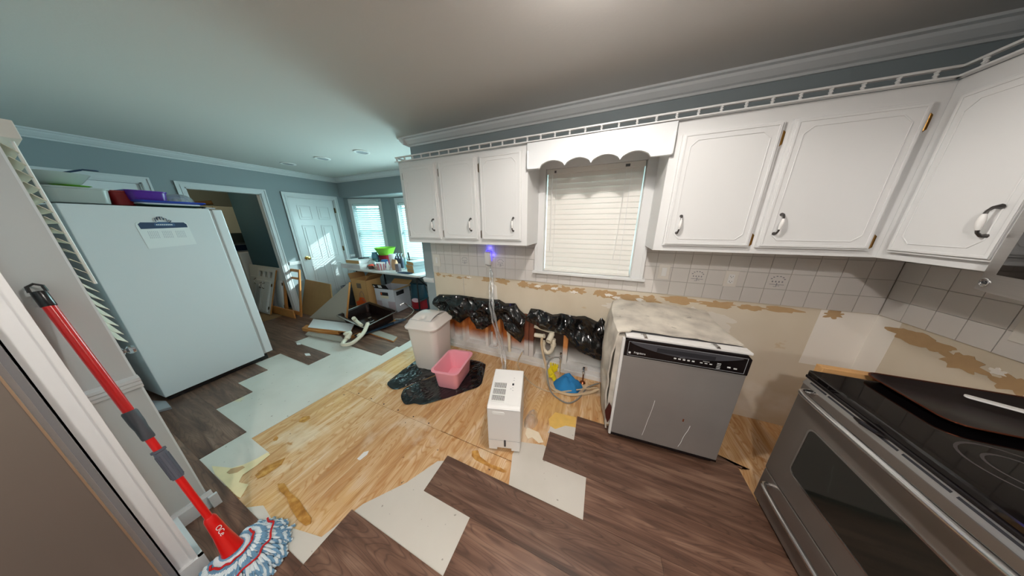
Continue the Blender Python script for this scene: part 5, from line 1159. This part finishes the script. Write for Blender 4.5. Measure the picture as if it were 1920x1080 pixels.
# yarn: ropes fan out from the socket
q = MB(); r5 = random.Random(12); adx = ax.normalized(); hx = Vector((0.96, 0.1, 0)).normalized(); hy = Vector((-0.1, 0.96, 0)).normalized()
def rope(pts, r):
    Pp = bez(pts, 7); n_ = len(Pp)
    for ph in (0, math.pi):
        out = []; q.cur = 0 if ph == 0 else 1
        for i, p in enumerate(Pp):
            t = (Pp[min(i + 1, n_ - 1)] - Pp[max(i - 1, 0)]).normalized(); u = t.cross(Vector((0.3, 0.2, 1))).normalized(); v = t.cross(u); a = i * 1.15 + ph
            out.append(p + (u * math.cos(a) + v * math.sin(a)) * r * 0.62)
        q.tube(out, r * 0.72, 5)
C0 = Bm + Vector((0.0, 0, -0.005))
for i in range(150):
    lay = i % 3; th = R(-128 + 256 * (i / 149)) + r5.uniform(-.05, .05)
    d2 = hx * math.cos(th) + hy * math.sin(th); Ln = (0.135 + 0.05 * max(0, math.cos(th))) * r5.uniform(0.85, 1.12)
    h = 0.028 + 0.018 * lay
    p0 = C0 + d2 * 0.016; p1 = C0 + d2 * 0.045 + Vector((0, 0, 0.002 * lay)); p2 = C0 + d2 * 0.085; p2.z = 0.062 + 0.010 * lay; p3 = C0 + d2 * (Ln * 0.85); p3.z = 0.030 + 0.008 * lay; p4 = C0 + d2 * Ln + Vector((-d2.y, d2.x, 0)) * r5.uniform(-.02, .02); p4.z = 0.014 + r5.uniform(0, .008)
    rope([p0, p1, p2, p3, p4], 0.0062)
obj('mop_yarn', q, [mat('yarn_blue', (110, 150, 180), 0.9, var=0.25, vscale=50), mat('yarn_white', (214, 226, 232), 0.9, var=0.15, vscale=50)], Mp, smooth=True, kind='stuff')
def band(rad, z, a0, a1):
    return MB().tube(bez([C0 + (hx * math.cos(R(a)) + hy * math.sin(R(a))) * rad * (1 + 0.05 * math.sin(a * 0.2)) + Vector((0, 0, z - C0.z + 0.003 * math.sin(a * 0.3))) for a in range(a0, a1 + 1, 12)], 3), 0.004, 6)
obj('stitched_band', band(0.062, 0.108, -100, 104), REDC, Mp, smooth=True); obj('stitched_band', band(0.118, 0.082, -84, 96), REDC, Mp, smooth=True)
#%%PART3

# ------------------------------------------------------------------ demolition debris by the laundry doorway
def framed(o, origin, yaw, lean):
    """place a flat thing standing on its bottom edge: local x along it, z up, leaning back by `lean` about its bottom edge"""
    o.location = origin; o.rotation_euler = (-lean, 0, yaw)
def cabinet_front(name, label, x0, x1, h, y, lean, n_doors, wins=0, yaw=0.0, group=None):
    t = thing(name, label, 'cabinet front', (x0, y, 0.009)); framed(t, (x0, y, 0.009), yaw, lean); w_ = x1 - x0
    q = MB(); hz0 = h - 0.18
    holes = [(0.06 + (w_ - 0.10) / max(1, wins) * i, 0.06 + (w_ - 0.10) / max(1, wins) * (i + 1) - 0.05, h - 0.15, h - 0.05) for i in range(wins)]
    wall_holes(q, 0, w_, 0.0, h, 0.0, 0.018, holes, 'x'); obj('face_frame', q, WHITE, t, W=False)
    obj('bare_edge', MB().box(w_, w_ + 0.003, 0, 0.018, 0, h), WOODO, t, W=False)
    dwid = (w_ - 0.10) / n_doors
    for i in range(n_doors):
        dm = cab_door_mesh(dwid - 0.025, hz0 - 0.06); dm.v = [(v[0] + 0.055 + i * dwid, v[1] - 0.021, v[2] + 0.03) for v in dm.v]
        d = obj('door', dm, WHITE, t, W=False); pull(d, 0.055 + (i + (0.8 if i % 2 == 0 else 0.2)) * dwid, hz0 - 0.12, -0.021, False)
        hx_ = 0.05 + (i if i % 2 == 0 else i + 1) * dwid
        for z_ in (0.08, hz0 - 0.12): obj('hinge', MB().box(hx_ - 0.012, hx_ + 0.004, -0.012, 0.0, z_, z_ + 0.05), BRASS_D, d, W=False)
    return t
lean = math.atan2(0.23, 0.70)
cabinet_front('cabinet_face_frame', 'large white cabinet front with doors leaning behind the smaller one in the doorway', -6.30, -5.07, 0.78, 1.765, math.atan2(0.12, 0.8), 4)
cabinet_front('cabinet_face_frame', 'smaller white two-door cabinet front with three square openings leaning in the doorway', -5.86, -5.235, 0.78, 1.60, R(18.5), 2, 3)
t = thing('wooden_frame', 'bare wooden cabinet frame standing against the doorway jamb', 'frame', (-5.10, 1.72, 0.009)); framed(t, (-5.10, 1.74, 0.009), 0, R(11))
for nm, b in (('stile', (0, 0.035, 0, .02, 0, .80)), ('stile', (0.475, 0.515, 0, .02, 0, .80)), ('rail', (0.035, .475, 0, .02, .755, .80)), ('rail', (0.035, .475, 0, .02, .63, .665)), ('rail', (0.035, .475, 0, .02, 0.02, .08))):
    obj(nm, MB().box(*b), WOODO, t, W=False, bev=0.001)
single('wood_board', MB().box(0, 0.84, 0, 0.018, 0, 0.135), WOODO, 'long bare wooden board lying on edge in front of the wooden frame', 'board', loc=(-5.44, 1.665, 0.009), bev=0.001)
t = single('cabinet_side_panel', MB().prism([(0, 0), (0.54, 0), (0.80, 0.28), (0.80, 0.38), (0.72, 0.585), (0.0, 0.60)], 0, 0.015, 'y'), MDF, 'brown fibreboard panel with cut corner leaning before the white panelled door', 'panel', loc=(-4.80, 1.84, 0.009)); t.rotation_euler = (-R(18), 0, 0)
t = single('drawer_side', MB().box(0, 0.11, 0, 0.015, 0, 0.60), WHITE, 'narrow white strip panel leaning left of the brown fibreboard panel', 'panel', loc=(-4.96, 1.86, 0.009)); t.rotation_euler = (-R(5), R(-20), 0)
q = MB(); q.prism([(0, 0), (0.72, 0), (0.745, 0.62)], 0, 0.028, 'y'); t = thing('countertop_offcut', 'triangular grey laminate countertop offcut standing on its edge', 'countertop piece', (-4.33, 1.735, 0.04), rz=R(11)); t.rotation_euler = (-R(17), 0, R(11))
obj('laminate_slab', q, LAM, t, W=False, bev=0.001); obj('wood_edge', MB().prism([(0.72, 0), (0.724, 0), (0.749, 0.62), (0.745, 0.62)], 0, 0.029, 'y'), WOODO, t, W=False)
def lay(name, label, cat, pts, z, th, mt, edge=None, tiltz=0.0):
    c = Vector((sum(p[0] for p in pts) / len(pts), sum(p[1] for p in pts) / len(pts), 0))
    mb = MB().prism(pts, z, z + th)
    if edge: mb.cur = 1; e = [(c.x + (p[0] - c.x) * 1.004, c.y + (p[1] - c.y) * 1.008) for p in pts]; mb.prism(e, z, z + th * 0.8)
    return single(name, mb, [mt] + ([edge] if edge else []), label, cat)
lay('shelf_board', 'white shelf board lying on top of the orange broken wood', 'board', [(-4.12, 1.70), (-3.32, 1.82), (-3.12, 1.64), (-3.85, 1.50)], 0.055, 0.018, PAPER, WOODO)
lay('broken_board', 'rough orange broken wood under the white shelf board', 'board', [(-4.02, 1.56), (-3.95, 1.47), (-3.60, 1.50), (-3.33, 1.60), (-3.36, 1.67), (-3.70, 1.62)], 0.0095, 0.045, WOODO)
lay('laminate_strip', 'grey-beige laminate strip in front of the debris heap', 'board', [(-3.80, 1.475), (-3.73, 1.40), (-2.98, 1.475), (-3.20, 1.56)], 0.0095, 0.02, LAM)
lay('board_offcut', 'short pale board offcut with orange edge right of the debris heap', 'board', [(-3.02, 1.78), (-2.87, 1.875), (-2.47, 1.84), (-2.42, 1.74)], 0.0095, 0.018, LAM, WOODO)
lay('wood_strip', 'thin brown moulding strip lying under the dark shiny strip', 'board', [(-3.08, 1.60), (-2.98, 2.22), (-2.95, 2.22), (-3.04, 1.59)], 0.0095, 0.03, WOODO)
single('toe_kick_strip', MB().prism([(-3.02, 1.62), (-2.93, 1.60), (-2.76, 2.26), (-2.84, 2.27)], 0.045, 0.055), mat('dark_shiny_strip', (42, 58, 74), 0.15, coat=0.5), 'long dark shiny strip lying across the debris toward the boxes', 'board')
# sink tipped on its side
t = thing('kitchen_sink', 'dark stainless sink bowl sitting at the back of the debris heap', 'sink', (-3.30, 1.76, 0.150)); t.rotation_euler = (R(8), 0, R(-9))
q = MB(); q.loft([(0.0, 0.24, .84, .50, .03, 0.004), (0.0, 0.24, .85, .51, .03, 0.0), (0, 0.24, .76, .43, .06, -0.01), (0, 0.24, .73, .40, .06, -0.132), (0, 0.24, .70, .37, .06, -0.128), (0, 0.24, .76, .42, .06, -0.002), (0, 0.24, .84, .50, .03, 0.004)][::-1], 6, caps=(False, False))
q.loft([(0, 0.24, .73, .40, .06, -0.134), (0, 0.24, .71, .38, .06, -0.127)], 6)
obj('bowl_shell', q, mat('sink_dark_steel', (62, 46, 44), 0.22, 0.8), t, W=False, smooth=True)
obj('rim', MB().ring([(p[0], p[1] + 0.24) for p in rrect(-.425, .425, -.255, .255, .03)], [(p[0], p[1] + 0.24) for p in rrect(-.408, .408, -.238, .238, .03)], 0.003, 0.009), STEEL_B, t, W=False)
obj('drain_basket', MB().lathe([(0.045, -0.126), (0.05, -0.12), (0.03, -0.112), (0.024, -0.06), (0.001, -0.06)], (0.05, 0.24, 0), 18), STEEL_B, t, W=False, smooth=True)
single('faucet_hoses', MB().tube(bez([(-2.86, 2.28, 0.28), (-2.83, 2.33, 0.30), (-2.86, 2.40, 0.24), (-2.80, 2.46, 0.12), (-2.88, 2.34, 0.02), (-3.0, 2.24, 0.02)], 7), 0.009, 7), STEEL_B, 'bent silver supply tube sticking up behind the tipped sink', 'tube', smooth=True)
t = thing('drain_trap', 'loose white plastic P-trap lying in front of the debris heap', 'pipe', (-2.9, 1.5, 0.05))
obj('curved_pipe', MB().tube(bez([(-3.05, 1.60, 0.10), (-3.03, 1.53, 0.115), (-2.98, 1.56, 0.115), (-2.97, 1.50, 0.075), (-2.93, 1.42, 0.045), (-2.86, 1.43, 0.045), (-2.82, 1.50, 0.06), (-2.84, 1.64, 0.11), (-2.90, 1.76, 0.19)], 6), 0.024, 12), PVC, t, smooth=True)
obj('slip_nut', MB().lathe([(0.033, -0.018), (0.033, 0.018)], (-2.855, 1.60, 0.088), 10, (-0.1, 0.9, 0.2)), PVC, t)
obj('slip_nut', MB().lathe([(0.033, -0.018), (0.033, 0.018)], (-2.97, 1.515, 0.085), 10, (0.1, -0.6, -0.4)), PVC, t)
single('pipe_fitting', MB().tube([(-3.16, 1.76, 0.19), (-3.02, 1.72, 0.18), (-2.96, 1.71, 0.17)], 0.022, 12).tube([(-3.16, 1.76, 0.19), (-3.14, 1.73, 0.24)], 0.026, 12), PVC, 'short cream T-fitting lying against the tipped sink', 'pipe', smooth=True)
# floor bin + cartons under the table
single('wastebasket', MB().loft([(0, 0, .22, .20, .05, 0.0), (0, 0, .28, .25, .06, 0.36), (0, 0, .29, .26, .06, 0.37), (0, 0, .26, .23, .05, 0.37), (0, 0, .20, .18, .05, 0.02)], 6), mat('bin_blue_grey', (84, 92, 104), 0.35), 'grey waste bin between the panelled door and the tall cardboard box', 'bin', loc=(-4.42, 2.52, 0.009), smooth=True)
t = thing('cardboard_box', 'tall open cardboard box printed with an orange apron', 'box', (-4.06, 2.33, 0.009), rz=R(2))
bw_, bd_, bh_ = 0.37, 0.28, 0.57
obj('carton_shell', MB().box(0, bw_, 0, 0.004, 0, bh_).box(0, bw_, bd_ - .004, bd_, 0, bh_).box(0, .004, 0, bd_, 0, bh_).box(bw_ - .004, bw_, 0, bd_, 0, bh_).box(0, bw_, 0, bd_, 0, .004), CARD, t, W=False)
for nm, q in (('flap', MB().add([(0, bd_, bh_), (bw_, bd_, bh_), (bw_, bd_ + 0.12, bh_ + 0.09), (0, bd_ + 0.12, bh_ + 0.09)], [(0, 1, 2, 3)])), ('flap', MB().add([(bw_, 0, bh_), (bw_ + 0.10, 0.02, bh_ + 0.10), (bw_ + 0.10, bd_, bh_ + 0.10), (bw_, bd_, bh_)], [(0, 1, 2, 3)])), ('flap', MB().add([(0, 0, bh_), (0, bd_, bh_), (-0.03, bd_, bh_ + .1), (-0.03, 0, bh_ + .1)], [(0, 1, 2, 3)]))):
    o = obj(nm, q, CARD_D, t, W=False); sd_ = o.modifiers.new('s', 'SOLIDIFY'); sd_.thickness = 0.004
q = MB().prism([(0.05, 0.02), (0.35, 0.02), (0.355, 0.13), (0.29, 0.19), (0.25, 0.25), (0.14, 0.25), (0.10, 0.18), (0.02, 0.15)], -0.0015, 0.0, 'y'); obj('apron_print', q, ORAN, t, W=False)
obj('apron_strap', MB().tube([(0.15, -0.001, 0.25), (0.17, -0.001, 0.33), (0.22, -0.001, 0.37), (0.26, -0.001, 0.33), (0.26, -0.001, 0.23)], 0.003, 5).tube([(0.20, -0.002, 0.22), (0.27, -0.002, 0.19), (0.31, -0.002, 0.08), (0.33, -0.002, 0.05)], 0.006, 5), mat('print_grey', (120, 110, 110), 0.8), t, W=False)
q = MB(); q.prism(rrect(0.13, 0.24, 0.42, 0.51, 0.01), -0.001, 0, 'y'); obj('label_print', q, mat('print_brown', (112, 98, 84), 0.8), t, W=False)
t = thing('carton', 'white and grey open carton with a black logo label under the table', 'box', (-3.64, 2.44, 0.009), rz=R(5))
cw_, cd2, ch_ = 0.42, 0.36, 0.42
obj('carton_body', MB().box(0, cw_, 0, 0.004, 0, ch_).box(0, cw_, cd2 - .004, cd2, 0, ch_).box(0, .004, 0, cd2, 0, ch_).box(cw_ - .004, cw_, 0, cd2, 0, ch_).box(0, cw_, 0, cd2, 0, .004), mat('carton_white', (206, 206, 214), 0.6), t, W=False)
for q, mt_ in ((MB().add([(0, 0, ch_), (cw_ - .1, 0, ch_), (cw_ - .12, -0.03, ch_ + 0.08), (0, -0.03, ch_ + 0.08)], [(0, 1, 2, 3)]), BLACKM), (MB().add([(cw_, 0, ch_), (cw_ + .14, 0, ch_ + .03), (cw_ + .14, cd2, ch_ + .03), (cw_, cd2, ch_)], [(0, 1, 2, 3)]), CARD), (MB().add([(0, cd2, ch_), (cw_, cd2, ch_), (cw_, cd2 + .1, ch_ + .07), (0, cd2 + .1, ch_ + .07)], [(0, 1, 2, 3)]), CARD)):
    o = obj('flap', q, mt_, t, W=False); sd_ = o.modifiers.new('s', 'SOLIDIFY'); sd_.thickness = 0.004
obj('flap_stripe', MB().add([(0.12, -0.014, ch_ + .022), (0.20, -0.014, ch_ + .022), (0.20, -0.032, ch_ + .072), (0.12, -0.032, ch_ + .072)], [(0, 1, 2, 3)]).add([(0.02, -0.014, ch_ + .022), (0.05, -0.014, ch_ + .022), (0.05, -0.032, ch_ + .062), (0.02, -0.032, ch_ + .062)], [(0, 1, 2, 3)]), PAPER, t, W=False)
obj('logo_label', MB().box(0.12, 0.29, -0.0015, 0, 0.30, 0.36), INK, t, W=False)
obj('label_band', MB().box(0.12, 0.29, -0.0012, 0, 0.25, 0.298), mat('label_beige', (214, 204, 180), 0.7), t, W=False)
obj('label_square', MB().box(0.128, 0.155, -0.003, 0, 0.312, 0.350), ORAN, t, W=False)
for a_, b_ in ((0.0, 0.12), (0.26, cw_)): obj('pink_print', MB().box(a_, b_, -0.0010, 0, 0.02, 0.20), mat('print_pink_grey', (186, 170, 178), 0.7), t, W=False)
obj('side_label', MB().box(cw_, cw_ + 0.0015, 0.05, 0.22, 0.30, 0.37), INK, t, W=False)
def sack(u, v):
    a = u * 2 * math.pi; rx = 0.16 * (1 - 0.12 * v ** 3); ry = 0.09 * (1.0 - 0.55 * v ** 3); z = 0.47 * v
    k = 1 + 0.07 * nz(math.cos(a) * 2, math.sin(a) * 2, v * 5); return (rx * math.cos(a) * k, ry * math.sin(a) * k, z + 0.012)
t = thing('charcoal_bag', 'teal and red printed bag standing right of the white carton', 'bag', (-2.97, 2.78, 0.0), rz=R(10))
obj('sack', MB().grid(sack, 30, 16), TEALB, t, W=False, smooth=True)
obj('red_print', MB().grid(lambda u, v: tuple(Vector(sack(-0.47 + 0.45 * u, 0.06 + 0.36 * v)) * 1.0 + Vector((0, -0.003, 0))), 14, 6, 0.001), mat('print_red', (150, 20, 34), 0.5), t, W=False)
obj('badge_print', MB().prism([(0.075 * math.cos(2 * math.pi * i / 20) - 0.01, 0.21 + 0.04 * math.sin(2 * math.pi * i / 20)) for i in range(20)], -0.105, -0.100, 'y'), mat('print_pale_pink', (222, 190, 200), 0.6), t, W=False)

# ------------------------------------------------------------------ folding table and what stands on it
TZ = 0.73
t = thing('folding_table', 'white folding table crowded with kitchenware in the window bay', 'table', (-3.4, 2.8, 0.0))
obj('table_top', MB().prism(rrect(-4.37, -2.60, 2.475, 3.19, 0.05), TZ - 0.035, TZ), WPLAST, t, bev=0.006)
for xs_ in (-4.20, -2.76):
    s_ = 1 if xs_ < -3.5 else -1
    obj('leg', MB().tube([(xs_, 2.55, 0.009), (xs_ - 0.02 * s_, 2.56, TZ - 0.04)], 0.0125, 8).tube([(xs_, 3.10, 0.009), (xs_ - 0.02 * s_, 3.09, TZ - 0.04)], 0.0125, 8).tube([(xs_, 2.55, 0.25), (xs_, 3.10, 0.25)], 0.011, 8), BLACKM, t, smooth=True)
    obj('brace', MB().tube([(xs_, 2.83, 0.42), (xs_ + 0.44 * s_, 2.83, TZ - 0.04)], 0.01, 8), BLACKM, t, smooth=True)
def flatbox(label, x, y, z, w_, d_, h, rz=0.0, ends=None, mt=PAPER, handle=False):
    b = thing('flat_box', label, 'box', (x, y, z), rz=rz)
    obj('box_body', MB().box(-w_ / 2, w_ / 2, -d_ / 2, d_ / 2, 0, h), mt, b, W=False, bev=0.003)
    obj('box_end', MB().box(-w_ / 2 + 0.006, w_ / 2 - 0.006, -d_ / 2 - 0.002, -d_ / 2, 0.006, h - 0.006), ends or CARD, b, W=False)
    return b
b = flatbox('wide white box overhanging the left end of the table', -4.22, 2.62, TZ + 0.0005, 0.50, 0.30, 0.085, R(2), mt=PAPER, ends=mat('box_pale', (214, 210, 212), 0.7))
obj('scribble', MB().tube([(-0.07 + 0.012 * k_, -0.154, 0.045 + 0.008 * math.sin(k_ * 2.1)) for k_ in range(13)], 0.0015, 4), INKG, b, W=False)
flatbox('tan-ended box on top of the wide white box', -4.20, 2.64, TZ + 0.087, 0.36, 0.26, 0.065, R(1))
single('frying_pan', MB().lathe([(0.05, 0), (0.06, 0.012), (0.052, 0.012), (0.046, 0.004), (0.001, 0.004)], (0, 0, 0), 18).tube([(0.055, 0, 0.01), (0.17, 0.03, 0.02)], 0.008, 7), BLACKM, 'small black ladle lying on the tan-ended box', 'utensil', loc=(-4.22, 2.70, TZ + 0.153), smooth=True)
crumple('grocery_bag', -3.98, 2.72, 0.11, 0.13, 0.17, FROST, 'translucent plastic bag slumped right of the white box on the table', 'bag', 14, n_=14).location.z = TZ
def pot(nm, label, cat, x, y, prof, mt, extra=None, z=TZ, n_=18):
    return single(nm, MB().lathe(prof, (0, 0, 0), n_), mt, label, cat, loc=(x, y, z + 0.0008), smooth=True)
pot('bucket', 'dark red pail under the lime green bowl on the table', 'bucket', -3.93, 3.00, [(0.10, 0), (0.14, 0.20), (0.135, 0.20), (0.095, 0.01)], mat('deep_red', (150, 22, 40), 0.5))
pot('mixing_bowl', 'lime green bowl stacked on the dark red pail', 'bowl', -3.93, 3.00, [(0.12, 0.201), (0.185, 0.335), (0.19, 0.34), (0.18, 0.335), (0.115, 0.208)], GRN)
pot('storage_jar', 'tall blue-grey jar left of the lime green bowl', 'jar', -4.06, 2.86, [(0.055, 0), (0.06, 0.02), (0.06, 0.20), (0.045, 0.23), (0.045, 0.26), (0.001, 0.262)], mat('jar_blue', (96, 150, 176), 0.3))
pot('jar', 'green lidded jar before the tall blue-grey jar', 'jar', -3.96, 2.78, [(0.042, 0), (0.045, 0.02), (0.045, 0.12), (0.040, 0.13), (0.046, 0.132), (0.046, 0.155), (0.001, 0.157)], mat('jar_teal', (60, 104, 104), 0.4))
pot('snack_bowl', 'bowl with red and orange packets at the front of the table', 'bowl', -3.84, 2.60, [(0.045, 0), (0.07, 0.06), (0.072, 0.062), (0.065, 0.06), (0.04, 0.008)], mat('bowl_brown', (96, 74, 66), 0.4))
crumple('food_packet', -3.84, 2.60, 0.06, 0.05, 0.035, mat('packet_red', (214, 70, 46), 0.5, var=0.6, vscale=30), 'crumpled red and orange packet in the bowl on the table', 'packet', 3, n_=8).location.z = TZ + 0.056
pot('serving_dish', 'tan dish between the packet bowl and the red cup', 'dish', -3.72, 2.64, [(0.05, 0), (0.075, 0.055), (0.07, 0.055), (0.045, 0.006)], mat('dish_tan', (206, 190, 172), 0.5))
pot('cup', 'plain red plastic cup left of the striped tub', 'cup', -3.64, 2.62, [(0.035, 0), (0.048, 0.12), (0.045, 0.12), (0.032, 0.006)], mat('cup_red', (206, 20, 34), 0.35))
t = thing('popcorn_tub', 'white popcorn tub with red stripes near the table front', 'tub', (-3.55, 2.58, TZ + 0.001))
obj('tub', MB().lathe([(0.05, 0), (0.068, 0.135), (0.064, 0.135), (0.046, 0.006)], (0, 0, 0), 20), PAPER, t, W=False, smooth=True)
for i in range(9):
    a = 2 * math.pi * i / 9; obj('stripe', MB().tube([(0.0505 * math.cos(a), 0.0505 * math.sin(a), 0.004), (0.067 * math.cos(a), 0.067 * math.sin(a), 0.12)], 0.006, 5), mat('stripe_pink_red', (214, 60, 84), 0.6), t, W=False)
pot('cleaning_tub', 'blue and white tub behind the red cup', 'tub', -3.74, 2.80, [(0.06, 0), (0.065, 0.10), (0.055, 0.14), (0.001, 0.145)], mat('tub_blue', (70, 140, 206), 0.4))
pot('paper_roll', 'white paper roll standing behind the striped tub', 'roll', -3.62, 2.88, [(0.06, 0), (0.06, 0.24), (0.02, 0.24), (0.02, 0.235)], PAPER)
for i, (x, lab) in enumerate(((-3.50, 'left'), (-3.43, 'middle'), (-3.36, 'right'))):
    t = thing('pump_bottle', 'dark pump bottle, %s one of three before the window pier' % lab, 'bottle', (x, 2.86, TZ + 0.001), group='pump bottles on the table')
    obj('bottle', MB().lathe([(0.026, 0), (0.029, 0.01), (0.029, 0.17), (0.012, 0.20), (0.012, 0.215), (0.001, 0.216)], (0, 0, 0), 14), mat('bottle_slate', (56, 72, 90), 0.35), t, W=False, smooth=True)
    obj('pump', MB().tube([(0, 0, 0.215), (0, 0, 0.26)], 0.006, 8).tube([(-0.008, 0, 0.26), (0.035, -0.01, 0.262)], 0.007, 8), mat('pump_pale', (190, 214, 224), 0.4), t, W=False, smooth=True)
single('coffee_bag', MB().loft([(0, 0, .12, .07, .02, 0), (0, 0, .13, .08, .03, .08), (0, 0, .125, .05, .02, .15), (0, 0, .12, .012, .005, .18)], 4), mat('bag_kraft', (206, 160, 122), 0.6), 'kraft paper bag with orange print right of the pump bottles', 'bag', loc=(-3.36, 2.70, TZ + 0.001), rz=R(-10), smooth=True)
pot('spray_bottle', 'white plastic bottle before the kraft bag', 'bottle', -3.44, 2.62, [(0.028, 0), (0.03, 0.10), (0.012, 0.13), (0.012, 0.15), (0.001, 0.152)], WPLAST)
single('grater', MB().prism(rrect(-0.04, 0.04, -0.03, 0.03, 0.01), 0, 0.13), mat('tin_mauve', (150, 140, 150), 0.35, 0.5), 'grey metal tin standing in front of the kraft bag', 'tin', loc=(-3.17, 2.60, TZ + 0.001))
t = thing('utensil_holder', 'dark holder with black utensils left of the stacked flat boxes', 'utensil holder', (-3.12, 2.84, TZ + 0.001))
obj('holder', MB().lathe([(0.045, 0), (0.05, 0.15), (0.046, 0.15), (0.04, 0.006)], (0, 0, 0), 16), mat('holder_purple', (110, 90, 140), 0.5), t, W=False, smooth=True)
for k in range(5): obj('utensil', MB().tube([(0.012 * (k - 2), 0, 0.02), (0.012 * (k - 2) - 0.03 - 0.01 * k, 0.01, 0.27 - 0.015 * k)], 0.007, 6).sphere((0.012 * (k - 2) - 0.03 - 0.01 * k, 0.01, 0.27 - 0.015 * k), 0.018, 0.006, 0.028, 6, 8), BLACKM, t, W=False, smooth=True)
single('water_bottle', MB().lathe([(0.03, 0), (0.032, 0.01), (0.032, 0.14), (0.013, 0.18), (0.013, 0.20), (0.001, 0.201)], (0, 0, 0), 14), mat('aqua_clear', (150, 205, 210), 0.2, trans=0.4), 'pale aqua bottle between the pump bottles and the utensil holder', 'bottle', loc=(-3.25, 2.84, TZ + 0.001), smooth=True)
zz = TZ + 0.001
BXM = mat('box_pale_blue', (186, 204, 208), 0.6)
for k, (dx, h, rz_, lb, em) in enumerate(((0.0, 0.062, -8, 'lowest of the stacked flat boxes at the right end of the table', CARD), (-0.01, 0.062, -7, 'middle one of the stacked flat boxes on the table', CARD), (0.012, 0.055, -9, 'topmost of the stacked flat boxes on the table', CARD))):
    b = thing('flat_box', lb, 'box', (-2.86 + dx, 2.80, zz), rz=R(rz_ - 10), group='stacked flat boxes on the table')
    obj('box_body', MB().box(-0.12, 0.12, -0.19, 0.30, 0, h), BXM, b, W=False, bev=0.003)
    obj('box_end', MB().box(-0.116, 0.116, -0.193, -0.19, 0.004, h - 0.004), em, b, W=False); zz += h + 0.001
single('knife', MB().tube([(0, 0, 0.012), (0.12, 0.10, 0.014)], 0.010, 7), BLACKM, 'black handle lying on the topmost flat box', 'utensil', loc=(-2.84, 2.92, zz), smooth=True)
single('oven_mitt', MB().grid(lambda u, v: (0.30 * (u - 0.5) * (0.8 + 0.2 * math.sin(math.pi * v)), 0.10 * (v - 0.5), 0.004 + 0.02 * math.sin(math.pi * u) * math.sin(math.pi * v)), 16, 8, 0.003), DBLUE, 'dark navy mitt at the table edge before the stacked boxes', 'mitt', loc=(-2.96, 2.54, TZ + 0.001), smooth=True)
